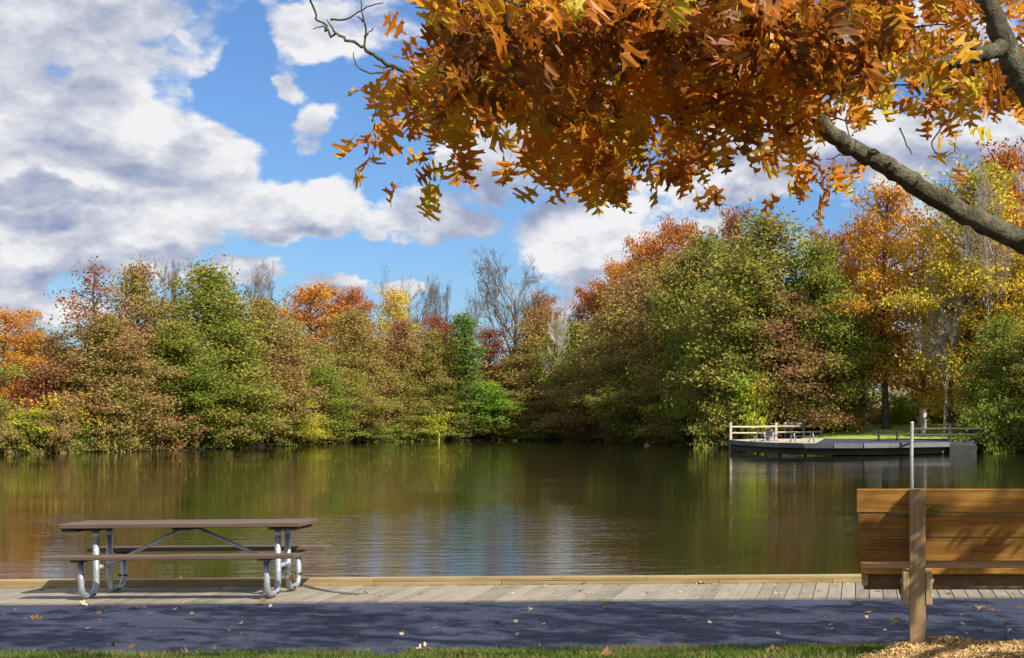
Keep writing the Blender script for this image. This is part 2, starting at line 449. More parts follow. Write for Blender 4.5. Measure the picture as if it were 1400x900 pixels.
# path
m, t, o = mat('asphalt')
co = t.coord(); n = t.noise(co, 90, 3, .7); n2 = t.noise(co, 1.1, 4, .6); vo = t.new('ShaderNodeTexVoronoi'); vo.inputs['Scale'].default_value = 110
t.l.new(co, vo.inputs['Vector'])
sp = t.rng(vo.outputs['Distance'], .0, .5); n3_ = t.noise(co, 26, 5, .75)
f_ = t.m('ADD', t.m('ADD', t.m('MULTIPLY', n, .35), t.m('MULTIPLY', n2, .4)), t.m('MULTIPLY', n3_, .35))
c = t.ramp(f_, [(.36, (.020, .024, .044)), (.55, (.042, .050, .088)), (.72, (.085, .094, .14))])
vs = t.new('ShaderNodeTexVoronoi'); vs.inputs['Scale'].default_value = 38; t.l.new(co, vs.inputs['Vector'])
sc_ = t.new('ShaderNodeSeparateColor'); t.l.new(vs.outputs['Color'], sc_.inputs[0])
stone = t.m('MULTIPLY', t.rng(vs.outputs['Distance'], .42, .28), t.m('GREATER_THAN', sc_.outputs[0], .86))
c = t.mix(t.m('MULTIPLY', stone, .55), c, (.20, .19, .18))
vc = t.new('ShaderNodeTexVoronoi'); vc.feature = 'DISTANCE_TO_EDGE'; vc.inputs['Scale'].default_value = .55
t.l.new(t.v('ADD', co, t.v('SCALE', t.noise(co, 3, 4, .6, col=True), None)), vc.inputs['Vector'])
c = t.mix(t.m('MULTIPLY', t.rng(vc.outputs['Distance'], .012, .003), .6), c, (.012, .013, .02))
principled(t, o, c, .85, bump=t.m('ADD', t.m('ADD', n, n3_), t.m('MULTIPLY', sp, .6)), bstr=1.0, bdist=.010, spec=.25); ASPH = m
DF = 14.35; DB = 15.70                         # deck front and back at X = 0
xp = np.arange(-60, 61, 1.0)
V = []
for x in xp:
    e = .05 * (noise2(x * 1.0, 0.0, 1.3, 5) - .5)
    V += [(x, path_edge(x) + e, -.055), (x, path_edge(x) + e + .06, -.006), (x, DF + EDGE * x - .015, -.006), (x, DF + EDGE * x - .010, -.06)]
Q = [(4 * i + k, 4 * i + 4 + k, 4 * i + 5 + k, 4 * i + 1 + k) for i in range(len(xp) - 1) for k in range(3)]
tag(link('path', mesh_np('path', V, Q), ASPH), kind='structure')

# ------------------------------------------------------------------ boardwalk: planks one by one, edge timbers
DECKW = wood('weathered_deck_wood', (.205, .18, .135), (.30, .26, .195), (.10, .085, .06), axis=1, grain=30, rvar=.3)
CURBW = wood('yellowed_edge_timber', (.27, .19, .085), (.38, .285, .135), (.13, .08, .035), axis=0, grain=24, rvar=.2)
walk = empty('boardwalk', (0, DF, 0), kind='structure')
ea = math.atan(EDGE); e_ = np.array([math.cos(ea), math.sin(ea)]); pd = np.array([math.sin(R_(.8)), math.cos(R_(.8))])
Lp = (DB - DF) * math.cos(ea) / (pd @ np.array([-e_[1], e_[0]])); wp = .145
random.seed(4)
pm = []
for k in range(3):
    w_ = wp - random.uniform(.006, .010)
    V = []
    for z in (-.04, 0):
        for s_ in (0, 1):
            for a_ in (0, 1):
                q = e_ * (w_ * a_) + pd * (Lp * s_); V.append((q[0], q[1], z))
    V += [(v[0] + (.004 if i % 2 == 0 else -.004), v[1], .0045) for i, v in enumerate(V[4:])]
    me = mesh_np('plank', V, [(0, 2, 3, 1), (0, 1, 5, 4), (2, 6, 7, 3), (0, 4, 6, 2), (1, 3, 7, 5), (8, 9, 11, 10), (4, 5, 9, 8), (5, 7, 11, 9), (7, 6, 10, 11), (6, 4, 8, 10)])
    me.materials.append(DECKW); pm.append(me)
for i in range(-75, 36):
    q = e_ * (i * wp)
    link('plank', pm[i % 3], None, walk, loc=(q[0], q[1], .006 + random.uniform(-.0025, .0025)), rot=(0, 0, random.uniform(-.0015, .0015)))
mb = MB(); mb.box(-60, -10.95, 0, 1.35, -.04, .004); mb.box(5.3, 60, 0, 1.35, -.04, .004)
mb.xf(lambda v: np.c_[v[:, 0], v[:, 1] + v[:, 0] * EDGE, v[:, 2]])
o = mb.obj('outer_planks', DECKW, walk); o['kind'] = 'stuff'
for dy in (.03, .65, 1.27):
    mb = MB(); mb.box(-60, 60, dy, dy + .06, -.2, -.05); mb.xf(lambda v: np.c_[v[:, 0], v[:, 1] + v[:, 0] * EDGE, v[:, 2]]); mb.obj('joist', DECKW, walk)
mb = MB(); mb.box(-60, 60, 1.352, 1.39, -.3, -.002); mb.xf(lambda v: np.c_[v[:, 0], v[:, 1] + v[:, 0] * EDGE, v[:, 2]]); mb.obj('rim_joist', CURBW, walk)
for j, cuts in enumerate(([-14, -9.3, -5.1, -3.05, -.22, 2.15, 3.4, 7.8, 13], [-14, -8.1, -6.0, -1.6, 1.35, 4.4, 6.1, 13])):
    for a_, b_ in zip(cuts[:-1], cuts[1:]):
        a_ -= 3.5; b_ -= 3.5
        mb = MB(); z0 = .008 + j * .042 + random.uniform(0, .002); dy = random.uniform(-.004, .004) + j * .004
        mb.box(a_ + .003, b_ - .003, 1.30 + dy, 1.44 + dy, z0, z0 + .0395, .004)
        mb.xf(lambda v: np.c_[v[:, 0], v[:, 1] + v[:, 0] * EDGE, v[:, 2]]); mb.obj('edge_timber', CURBW, walk)

# ------------------------------------------------------------------ trees
rs = np.random.RandomState(7)


def unit(v): return v / (np.linalg.norm(v, axis=-1, keepdims=True) + 1e-9)


def leaf_quads(C, size, rng, up=.6, aspect=.55):
    n = len(C); nn = unit(rng.normal(size=(n, 3)) + np.array([0, 0, up])); tt = unit(np.cross(nn, rng.normal(size=(n, 3)))); bb = np.cross(nn, tt)
    s = size * rng.uniform(.65, 1.25, (n, 1))
    V = np.stack([C - tt * s, C + bb * s * aspect, C + tt * s, C - bb * s * aspect], 1).reshape(-1, 3)
    return V, np.arange(n * 4).reshape(-1, 4)


PROF = {
    'alder': lambda t: np.where(t < .25, .78 + .88 * t, 1.0) * np.clip(1.0 - (np.maximum(t - .25, 0) / .78) ** 1.2, 0, 1) ** .72,
    'round': lambda t: np.sqrt(np.clip(1 - (2 * t - .95) ** 2 / 1.12, 0.02, 1)),
    'conif': lambda t: np.clip(1.03 - t, 0.03, 1) ** .85 * np.where(t < .1, .8, 1),
    'tall': lambda t: np.where(t < .35, .55 + 1.28 * t, 1) * np.clip(1.03 - np.maximum(t - .35, 0) / .68, .03, 1) ** .55,
}


def tree_variant(seed, prof='alder', H=14., Rr=4., h0=.06, limbs=92, clump=42, lsz=.118, droop=.30, flat=.36, cl=.44, sparse=.8, trunk_r=.2):
    rng = np.random.RandomState(seed); mb = MB(); C = []
    zz = np.linspace(0, H * .96, 9); wob = np.cumsum(rng.normal(0, .09, (9, 2)), 0); wob[0] = 0
    tp = np.c_[wob, zz]; tr = trunk_r * (1 - zz / H) ** .8 + .03; tr[0] *= 1.35
    V, Q = tube_np(tp, tr, 8); mb.add(V, Q)
    # a lumpy outline: the reach of the limbs varies with direction
    ph = rng.uniform(0, 6.28, 4)
    for i in range(limbs):
        t = (i + rng.rand() * .9) / limbs; z = H * (h0 + (0.97 - h0) * t); az = i * 2.39996 + rng.uniform(-.5, .5)
        L = Rr * float(PROF[prof](np.array(t))) * rng.uniform(.55, 1.18) * (1 + .16 * math.sin(2 * az + ph[0] + 3 * t) + .12 * math.sin(3 * az + ph[1] - 7 * t))
        L = max(L, .45)
        rise = (.10 + .75 * t ** 1.3) + rng.uniform(-.22, .30)
        if prof == 'conif': rise = .05 + .2 * t
        s = np.linspace(0, 1, 6); dirv = np.array([math.cos(az), math.sin(az)])
        bx = np.interp(z, zz, tp[:, 0]); by = np.interp(z, zz, tp[:, 1])
        side = np.array([-dirv[1], dirv[0]]) * rng.uniform(-.25, .25) * L
        pts = np.c_[bx + dirv[0] * L * s + side[0] * s * s, by + dirv[1] * L * s + side[1] * s * s, z + L * rise * s - droop * L * .45 * s * s]
        V, Q = tube_np(pts, np.interp(s, [0, 1], [.02 + L * .014, .006]), 4); mb.add(V, Q)
        nc = max(2, int(L / .42 * sparse))
        for s0 in np.linspace(.28, 1.0, nc) + rng.uniform(-.04, .04, nc):
            s0 = min(max(s0, .1), 1.03); q = np.array([np.interp(s0, s, pts[:, a]) for a in range(3)])
            wd = .34 * L * (1.15 - s0) + .25
            for sd_ in ((-1, 0, 1) if s0 < .93 else (0,)):
                if rng.rand() > .9 * min(1, sparse + .15): continue
                off = sd_ * wd * rng.uniform(.5, 1.1)
                tip = q + np.array([-dirv[1] * off + dirv[0] * abs(off) * .5, dirv[0] * off + dirv[1] * abs(off) * .5, rng.normal(0, .13) - abs(off) * .12 * droop])
                if sd_ and rng.rand() < .5: V, Q = tube_np([q, (q + tip) / 2 + [0, 0, .04], tip], [.014, .009, .004], 3); mb.add(V, Q)
                n = int(clump * rng.uniform(.6, 1.35))
                C.append(tip + rng.normal(size=(n, 3)) * np.array([cl, cl, flat]) * rng.uniform(.7, 1.2))
    C = np.concatenate(C); C[:, 2] = np.maximum(C[:, 2], .02 + .1 * rng.rand(len(C)))
    V, Q = leaf_quads(C, lsz, rng)
    return mb.mesh('trunk', True, fix=False), mesh_np('crown', V, Q), H, Rr


def bare_variant(seed, H=15., Rr=4., fork=.25, spread=.5, r0=.17):
    rng = np.random.RandomState(seed); mb = MB(); tw = MB()

    def grow(p, d, L, r, lv):
        n = 5; pts = [p]; dd = d.copy()
        for i in range(n):
            dd = unit(dd + rng.normal(0, .07, 3) + np.array([0, 0, .05])); pts.append(pts[-1] + dd * L / n)
        pts = np.array(pts); V, Q = tube_np(pts, np.linspace(r, max(r * .45, .016), n + 1), 6 if lv < 2 else 3); (mb if lv < 2 else tw).add(V, Q)
        if lv >= 4: return
        for j in range((9, 8, 6, 5)[lv]):
            s = rng.uniform(.25 if lv else fork, 1.0); q = np.array([np.interp(s * n, range(n + 1), pts[:, a]) for a in range(3)])
            az = rng.uniform(0, 6.28); perp = unit(np.cross(dd, [math.cos(az), math.sin(az), .3]))
            grow(q, unit(dd * (1.0 - .1 * lv) + perp * spread * rng.uniform(.7, 1.35)), L * (.62 if lv == 0 else .55) * rng.uniform(.7, 1.1) * (1.15 - .4 * s), r * (.5 if lv else .42) * (1.2 - .4 * s), lv + 1)
    grow(np.zeros(3), np.array([0, 0, 1.0]), H * .78, r0, 0)
    Vt = np.concatenate(tw.V); top = Vt[:, 2].max(); rad = np.percentile(np.hypot(Vt[:, 0], Vt[:, 1]), 96)
    return mb.mesh('trunk', True, fix=False), tw.mesh('crown', False, fix=False), top, rad


VAR = {
    'a1': tree_variant(1), 'a2': tree_variant(2, limbs=96, droop=.6), 'a3': tree_variant(3, droop=.35, Rr=4.2), 'a4': tree_variant(4, limbs=88, clump=40, droop=.5),
    'thin': tree_variant(5, limbs=46, clump=18, sparse=.75, lsz=.13, h0=.12), 'r1': tree_variant(6, 'round', h0=.22, droop=.2, flat=.28, limbs=52),
    'r2': tree_variant(8, 'round', h0=.12, droop=.3, flat=.26, limbs=56, clump=36), 't1': tree_variant(9, 'tall', h0=.20, droop=.25, flat=.24, limbs=60, clump=36, trunk_r=.26),
    't2': tree_variant(10, 'tall', h0=.10, droop=.3, flat=.22, limbs=58, clump=24, trunk_r=.2), 'c1': tree_variant(11, 'conif', limbs=70, droop=.4, clump=30, Rr=3.2, flat=.16, cl=.36),
    'sap': tree_variant(15, 'round', H=5, Rr=1.8, h0=.5, limbs=22, clump=26, flat=.2, cl=.3, lsz=.12, droop=.3, trunk_r=.05),
    'b1': tree_variant(12, 'round', H=4, Rr=2.4, h0=.05, limbs=26, clump=22, flat=.2, cl=.3, lsz=.13, droop=.35, trunk_r=.05),
    'b2': tree_variant(13, 'alder', H=3.5, Rr=2.6, h0=.03, limbs=24, clump=22, flat=.18, cl=.3, lsz=.13, droop=.6, trunk_r=.04),
    'n1': bare_variant(21, spread=.62, fork=.18, r0=.22), 'n2': bare_variant(22, spread=.55, fork=.25), 'n3': bare_variant(23, spread=.5, fork=.25),
}
shx = np.array([a for a, b in shpx] + [1000, 1120, 1340, 1420, 1600]); shy = np.array([q[1] for q in far[:len(shpx)]] + [122, 119, 112, 106, 100])
trs = random.Random(11)


def tree(kind, px, top, wid, off, var, lm, label, cat='tree', Y=None, bark=None, group=None, name=None, base=None):
    if Y is None: Y = float(np.interp(px, shx, shy)) + off
    b = P(px, 570, Y); x = b[0]
    z0 = float(height(np.array([x]), np.array([Y]))[0]) - .05 if base is None else base
    tm, cm, H, Rr = VAR[var]; zt = P(px, top, Y)[2]
    sz = (zt - z0) / (H * 1.0); sx = wid * 1.1 / F * Y / 2 / Rr
    r = empty(kind, (x, Y, z0), trs.uniform(0, 6.28), label=label, cat=cat, group=group); r.scale = (sx, sx, sz)
    link('trunk', tm, bark or BARK, r, objmat=True)
    link('crown', cm, LM[lm] if lm else (bark or BARKG), r, objmat=True)
    return r


T = [
    ('maple_tree', 10, 424, 100, 7, 'r2', 'goldor', 'orange maple with a round crown at the left end of the far bank'),
    ('maple_tree', 62, 462, 80, 8, 'r1', 'redbr', 'rusty brown maple between the orange maple and the tall thin brown tree'),
    ('alder_tree', 128, 362, 120, 4, 'thin', 'redbr', 'thin reddish brown tree with an open feathery top, leftmost of the tall ones'),
    ('alder_tree', 140, 430, 140, 2.5, 'a2', 'brown', 'brown drooping tree standing low in front of the thin reddish one'),
    ('alder_tree', 192, 360, 120, 6, 'a1', 'oliveb', 'tall olive brown tree just right of the thin reddish one'),
    ('alder_tree', 282, 364, 170, 4.5, 'a4', 'olive', 'broad olive green tree with a pointed top below the large white cloud'),
    ('alder_tree', 232, 440, 140, 2, 'a3', 'green', 'low green tree leaning over the water left of the broad olive one'),
    ('alder_tree', 350, 408, 130, 5, 'a2', 'oliveb', 'olive brown tree right of the broad olive green one'),
    ('alder_tree', 320, 470, 130, 2, 'a1', 'olive', 'low olive tree at the waterline in front of the broad one'),
    ('alder_tree', 398, 438, 100, 6, 'a3', 'brown', 'brown bushy tree just left of the bright orange maple top'),
    ('maple_tree', 432, 393, 104, 24, 'r2', 'orange', 'bright orange maple rising behind the left trees'),
    ('maple_tree', 478, 402, 74, 22, 'r1', 'redor', 'red orange maple touching the bright orange one on its right'),
    ('alder_tree', 430, 470, 110, 3, 'a4', 'green', 'green tree below the bright orange maple by the water'),
    ('alder_tree', 385, 500, 90, 2, 'a2', 'yelgr', 'low yellow green tree at the bend of the left bank'),
    ('alder_tree', 500, 425, 110, 6, 'a1', 'oliveb', 'olive brown tree below and right of the red orange maple'),
    ('alder_tree', 478, 505, 90, 2, 'a3', 'olive', 'low olive tree overhanging the water below the red orange maple'),
    ('birch_tree', 540, 398, 76, 20, 't2', 'yellow', 'pale yellow birch rising behind the middle trees'),
    ('alder_tree', 556, 436, 96, 5, 'a2', 'brown', 'brown tree in front of the pale yellow birch'),
    ('alder_tree', 592, 452, 84, 4, 'a4', 'oliveb', 'olive brown tree left of the dark green spire'),
    ('alder_tree', 560, 510, 90, 2, 'a1', 'olive', 'low olive tree by the waterline below the brown one'),
    ('maple_tree', 606, 440, 60, 18, 'r1', 'red', 'dark red maple behind, left of the dark green spire'),
    ('spruce_tree', 636, 425, 112, 1.8, 'c1', 'dkgreen', 'dark green pointed spire shaped tree at the middle of the far bank'),
    ('alder_tree', 668, 522, 90, 2.2, 'a3', 'brgreen', 'bright green low tree at the foot of the dark green spire'),
    ('alder_tree', 610, 520, 84, 2, 'a2', 'olive', 'low olive bush tree left of the bright green one'),
    ('maple_tree', 675, 450, 60, 22, 'r2', 'red', 'dark red maple behind, right of the dark green spire'),
    ('alder_tree', 700, 478, 80, 9, 'a1', 'olive', 'olive tree below the large bare tree'),
    ('alder_tree', 742, 420, 110, 9, 'a4', 'oliveb', 'olive brown tree right of the large bare tree'),
    ('maple_tree', 742, 412, 50, 30, 'r1', 'redor', 'rust coloured maple top behind the trees right of the bare tree'),
    ('alder_tree', 722, 510, 90, 2.5, 'a2', 'oliveb', 'low olive brown tree at the water right of the bright green one'),
    ('alder_tree', 790, 440, 110, 6, 'a3', 'olive', 'olive tree below the first of the orange tops on the right'),
    ('alder_tree', 778, 500, 90, 3, 'a1', 'brown', 'tan brown low tree in front of the white barked birch'),
    ('maple_tree', 812, 396, 70, 26, 'r1', 'redor', 'rusty maple top, lowest of the four on the rising skyline'),
    ('maple_tree', 846, 362, 76, 28, 'r2', 'orange', 'orange maple top, second lowest on the rising skyline'),
    ('maple_tree', 886, 330, 86, 29, 'r1', 'orange', 'orange brown maple top, third on the rising skyline'),
    ('maple_tree', 930, 306, 90, 30, 'r2', 'redor', 'rusty red maple top, highest on the rising skyline'),
    ('alder_tree', 838, 425, 150, 5, 'a2', 'brown', 'shaded grey brown tree with sweeping branches in the cove'),
    ('alder_tree', 880, 372, 160, 7, 'a4', 'oliveb', 'olive brown sweeping tree halfway up the wooded slope'),
    ('alder_tree', 925, 350, 150, 5, 'a1', 'oliveb', 'tall olive brown tree right of the sweeping one'),
    ('alder_tree', 968, 322, 150, 9, 'a3', 'olive', 'tall olive tree left of the great green tree by the platform'),
    ('alder_tree', 895, 480, 140, 2.0, 'a3', 'olive', 'low dark olive tree hanging over the shaded cove water'),
    ('alder_tree', 955, 470, 130, 1.5, 'a2', 'olive', 'low olive tree at the water just left of the wooden platform'),
    ('alder_tree', 1000, 350, 150, 4, 'a1', 'olive', 'olive green tree behind the left end of the platform'),
    ('alder_tree', 1050, 294, 210, 8, 'a4', 'olive', 'great green tree, widest and tallest behind the platform'),
    ('alder_tree', 1118, 330, 150, 7, 'a3', 'green', 'round green tree on the right flank of the great green one'),
    ('alder_tree', 1082, 400, 150, 4.5, 'a2', 'brown', 'brownish twiggy tree in front of the great green one'),
    ('maple_tree', 1005, 298, 60, 26, 'r1', 'red', 'purplish red maple top behind the great green tree'),
    ('maple_tree', 1140, 318, 80, 22, 'r2', 'redor', 'rusty maple behind the right flank of the great green tree'),
    ('maple_tree', 972, 462, 84, 1.0, 'sap', 'brgreen', 'sprig of bright lime green leaves in front of the dark cove trees'),
    ('oak_tree', 1212, 254, 128, None, 't1', 'goldor', 'tall golden orange tree with a dark trunk on the lawn'),
    ('oak_tree', 1182, 300, 90, None, 't1', 'redor', 'rust orange tree left behind the dark trunk'),
    ('maple_tree', 1262, 300, 130, None, 't2', 'goldor', 'golden maple between the dark trunk and the yellow trees'),
    ('maple_tree', 1372, 206, 150, None, 't1', 'redor', 'red orange tree top at the upper right behind the yellow one'),
    ('poplar_tree', 1330, 232, 180, None, 't1', 'gold', 'tall golden yellow tree with bare twigs at the right'),
    ('poplar_tree', 1300, 330, 120, None, 't2', 'gold', 'yellow leaved slender tree above the lawn post'),
    ('poplar_tree', 1410, 330, 170, None, 't2', 'gold', 'golden yellow tree cut by the right edge of the view'),
    ('willow_tree', 1372, 432, 130, None, 'a1', 'green', 'leafy green tree overhanging the water at the right end of the platform'),
    ('willow_tree', 1440, 420, 150, None, 'a4', 'olive', 'green tree at the right edge beside the overhanging one'),
]
YS = {1212: 126, 1182: 134, 1262: 137, 1372: 131, 1330: 121, 1300: 127, 1410: 120, 1440: 108}
for (kd, px, top, wd, off, va, lm, lab) in T:
    Y = None
    if off is None: Y = YS[px] if not (px == 1372 and va == 'a1') else 110.5
    tree(kd, px, top, wd, off, va, lm, lab, Y=Y)
for (px, top, wd, off, va, lab) in [
    (697, 334, 118, 11, 'n1', 'large bare tree, tallest of the leafless ones at the middle'),
    (552, 362, 66, 24, 'n2', 'bare tree behind the pale yellow birch'),
    (603, 378, 54, 20, 'n3', 'bare grey tree midway between the yellow birch and the green spire'),
    (640, 384, 44, 28, 'n2', 'small bare tree directly behind the green spire'),
    (345, 352, 90, 14, 'n1', 'bare tree rising behind the trees right of the broad olive one'),
    (230, 347, 74, 12, 'n3', 'bare tree top between the two tallest left trees'),
    (766, 398, 60, 20, 'n2', 'bare twiggy tree behind the white barked birch'),
    (38, 418, 50, 22, 'n3', 'faint bare tree behind the orange maple at the left'),
    (1010, 280, 70, 30, 'n2', 'faint bare twigs above the great green tree'),
    (300, 350, 50, 20, 'n2', 'bare tree behind the pointed top of the broad olive tree'),
    (575, 372, 60, 30, 'n1', 'bare tree between the yellow birch and the grey bare tree')]:
    tree('bare_tree', px, top, wd, off, va, None, lab, bark=BARKG)
for (px, top, wd, Y, va, lab) in [(1350, 225, 120, 118, 'n1', 'pale leafless branching tree among the yellow leaves at the right'),
                                 (1290, 330, 90, 120, 'n2', 'pale bare twiggy tree in front of the golden maple')]:
    tree('bare_tree', px, top, wd, 0, va, None, lab, Y=Y, bark=BARKP)
bt_ = tree('birch_tree', 770, 420, 44, 3, 'n3', None, 'slim white barked birch standing out among tan leaves', bark=plain('birch_bark', (.62, .60, .54), .8, .15, 3))
bt_.children[1].material_slots[0].material = BARKG
for i, (px, top, wd, Y, va, lm) in enumerate([(-70, 420, 130, 98, 'a2', 'olive'), (-160, 400, 150, 92, 'a4', 'oliveb'), (-270, 410, 150, 88, 'a1', 'brown'), (-120, 430, 120, 110, 'r2', 'orange'),
                                              (1530, 380, 160, 104, 'a3', 'olive'), (1600, 300, 180, 112, 't2', 'yelgr'), (1520, 230, 150, 128, 't1', 'orange')]):
    tree('alder_tree', px, top, wd, 0, va, lm, ['tall olive bank tree first beyond the left edge', 'olive brown bank tree second beyond the left edge', 'brown bank tree farthest beyond the left edge', 'orange maple beyond the left edge', 'olive tree first beyond the right edge', 'yellow green tree farthest beyond the right edge', 'orange tree beyond the right edge'][i], Y=Y, group='bank trees outside the view')

# shoreline shrubs
sl = random.Random(5)
uniq = [(26, 565, 70, 1.2, 'b1', 'yelgr', 'yellow green bush at the water at the left end of the bank'),
        (80, 545, 80, 2.2, 'b1', 'yellow', 'golden yellow shrub right of the yellow green bush'),
        (52, 520, 60, 3.5, 'b1', 'red', 'small dark red shrub above the golden yellow one'),
        (1108, 550, 44, 9, 'b1', 'yellow', 'bright yellow bush behind the platform railing'),
        (1022, 520, 60, .8, 'sap', 'brgreen', 'lime green sapling behind the left railing of the platform'),
        (1035, 520, 60, .9, 'b2', 'yelgr', 'yellow green shrub above the left railing of the platform'),
        (980, 556, 70, -6, 'b2', 'olive', 'olive shrub beside the left end post of the platform'),
        (1232, 545, 60, 15, 'b1', 'brgreen', 'bright green shrub right behind the dark trunk'),
        (1150, 540, 60, 14, 'b2', 'brown', 'brown shrub at the left rim of the lawn'),
        (1352, 556, 74, -6.0, 'b2', 'green', 'green shrub dipping into the water beside the platform end'),
        (1400, 545, 90, -1.5, 'b1', 'green', 'green shrub at the waterline at the right edge')]
for (px, top, wd, off, va, lm, lab) in uniq: tree('shrub', px, top, wd, off, va, lm, lab, cat='shrub')
LMK = [(-30, 'at the left edge of the view'), (15, 'below the orange maple at the left end'), (65, 'below the rusty brown maple'), (110, 'below the thin reddish tree'), (155, 'under the low brown drooping tree'), (195, 'under the tall olive brown tree'),
       (240, 'under the low green leaning tree'), (290, 'under the broad olive green tree'), (340, 'right of the broad olive green tree'), (385, 'at the bend of the left bank'), (432, 'below the bright orange maple'), (478, 'below the red orange maple'),
       (515, 'left of the pale yellow birch'), (552, 'below the pale yellow birch'), (592, 'beside the thin stake'), (628, 'under the green spire'), (662, 'under the bright green tree'), (700, 'below the large bare tree'), (735, 'right of the large bare tree'),
       (772, 'below the white barked birch'), (812, 'under the lowest rusty maple top'), (850, 'at the left of the dark cove'), (890, 'in the middle of the dark cove'), (930, 'at the right of the dark cove'), (968, 'near the platform end')]


def where(px): return min(LMK, key=lambda q: abs(q[0] - px))[1]


CN = {'olive': 'olive', 'green': 'green', 'oliveb': 'olive brown', 'brown': 'tan brown', 'yelgr': 'yellow green', 'brgreen': 'bright green', 'yellow': 'yellow'}
seen = {}
for px in range(-60, 990, 21):
    lm = sl.choice(['olive', 'olive', 'green', 'oliveb', 'brown', 'yelgr'] if px < 780 else ['olive', 'oliveb', 'brown'])
    if px in (434, 460, 564, 590, 642): lm = 'brgreen'
    tree('shrub', px + sl.uniform(-6, 6), sl.uniform(566, 584) - (10 if px < 300 else 0), sl.uniform(46, 66), sl.uniform(-.4, .9), sl.choice(['b1', 'b2']), lm,
         'low %s shrub at the waterline %s' % (CN[lm], where(px)), cat='shrub', group='low shrubs along the far waterline')
by = {}
for o_ in COL.objects:
    if o_.get('group') == 'low shrubs along the far waterline': by.setdefault(o_['label'], []).append(o_)
for lb_, os_ in by.items():
    os_.sort(key=lambda q: q.location[0] / q.location[1])
    if len(os_) > 1:
        for i, o_ in enumerate(os_): o_['label'] = lb_ + ', ' + (['left one', 'right one'] if len(os_) == 2 else ['left one', 'middle one', 'right one', 'rightmost one'])[min(i, 3)]
for i, (px, top) in enumerate([(1165, 556), (1190, 560), (1245, 556), (1275, 552), (1300, 556), (1325, 552)]):
    tree('shrub', px, top, 50, 18.5, 'b2' if i % 2 else 'b1', ['brown', 'redbr', 'oliveb', 'yellow', 'brown', 'oliveb'][i],
         ['brown shrub at the left end of the hedge behind the meadow', 'red brown shrub left of the dark trunk', 'olive brown shrub right of the dark trunk', 'yellow shrub behind the lawn posts', 'brown shrub behind the trail sign', 'olive brown shrub at the right end of the hedge'][i], cat='shrub', group='shrubs behind the meadow')

# far wood: fills the gaps low down between the trees
rng = np.random.RandomState(77); C = []
for k in range(2600):
    px = rng.uniform(-420, 1750); Y = float(np.interp(px, shx, shy)) + rng.uniform(16, 48)
    x = P(px, 570, Y)[0]; zb = .8 + 2.5 * (Y > 170)
    top = 8.0 + 2 * math.sin(px / 60) + 1.5 * math.sin(px / 23) - 2.5 * (px < 150)
    if px > 1120 and px < 1420: Y = rng.uniform(150, 185); x = P(px, 570, Y)[0]
    c_ = np.array([x, Y, zb + rng.uniform(0, max(top, 3))])
    C.append(c_ + rng.normal(size=(60, 3)) * [1.3, 1.3, .9])
V, Q = leaf_quads(np.concatenate(C), .22, rng)
WOODS = leafmat('leaves_far_wood', [(.1, OLG), (.4, OLV), (.6, BRN), (.85, (.24, .10, .04)), (1, (.3, .12, .03))], .08)
o = link('distant_woods', mesh_np('distant_woods', V, Q), WOODS)
tag(o, 'dense mixed woodland filling the gaps behind the bank trees', 'woods', kind='stuff')

# lawn and meadow behind the platform
m, t, o = mat('lawn_grass')
co = t.coord(); n = t.noise(co, .8, 5, .6); n_ = t.noise(co, 18, 4, .7)
c = t.ramp(t.m('ADD', t.m('MULTIPLY', n, .6), t.m('MULTIPLY', n_, .4)), [(.3, (.20, .30, .03)), (.5, (.30, .40, .045)), (.7, (.44, .42, .10))])
principled(t, o, c, .9, bump=n_, bstr=.8, bdist=.08); LAWN = m
xl, yl = ar(-3.4, 18, .8), ar(117.2, 134, .8)
tag(link('lawn', grid_mesh('lawn', xl, yl, lambda x, y: height(x, y) + .03 + .05 * (noise2(x, y, 1.7, 9))), LAWN), kind='structure')
rng = np.random.RandomState(5); n = 16000
x = rng.uniform(-9, 18, n); y = 131.5 + rng.uniform(0, 1, n) ** 1.3 * 9 + noise2(x, x * 0, 2.5, 4) * 2; z = height(x, y)
hh = rng.uniform(.6, 1.3, n) * (1 + .4 * noise2(x, y, 2, 8)); a = rng.uniform(0, 6.28, n); wv = np.c_[np.cos(a), np.sin(a), 0 * a] * .05; B = np.c_[x, y, z]; tp = B + np.c_[rng.normal(0, .18, n), rng.normal(0, .18, n), hh]
V = np.stack([B - wv, B + wv, tp + wv * .3, tp - wv * .3], 1).reshape(-1, 3)
MEAD = leafmat('meadow_grass', [(.1, (.30, .28, .10)), (.5, (.40, .29, .13)), (.8, (.36, .18, .08))], .5, .3)
tag(link('meadow_grass', mesh_np('meadow_grass', V, np.arange(n * 4).reshape(-1, 4)), MEAD), 'tall tan meadow grass along the back of the lawn', 'grass', kind='stuff')

# ------------------------------------------------------------------ far platform
GREYW = wood('shade_grey_wood', (.10, .105, .115), (.17, .172, .175), (.05, .05, .048), axis=0, grain=12)  # wood darkened to blue-grey, the shade on the fascia put into its colour
PALEW = wood('pale_rail_wood', (.44, .38, .28), (.56, .50, .38), (.22, .18, .12), axis=0, grain=14)
SHADEW = wood('shade_dark_rail_wood', (.055, .048, .038), (.09, .08, .065), (.03, .025, .02), axis=0, grain=14)  # rail wood darkened so its colour carries the shade on fence and piles
plat = empty('fishing_platform', (.8, 108, 0), label='low curved wooden platform built out over the water at the right', cat='platform')
edge = [(997, 601.6), (1012, 603.2), (1035, 604.8), (1065, 606.0), (1100, 606.7), (1140, 606.9), (1180, 606.8), (1215, 606.4), (1246, 606.0), (1297, 605.2)]
ep = [G(a, b, 0)[:2] for a, b in edge]; o0 = np.array([.8, 108.0])


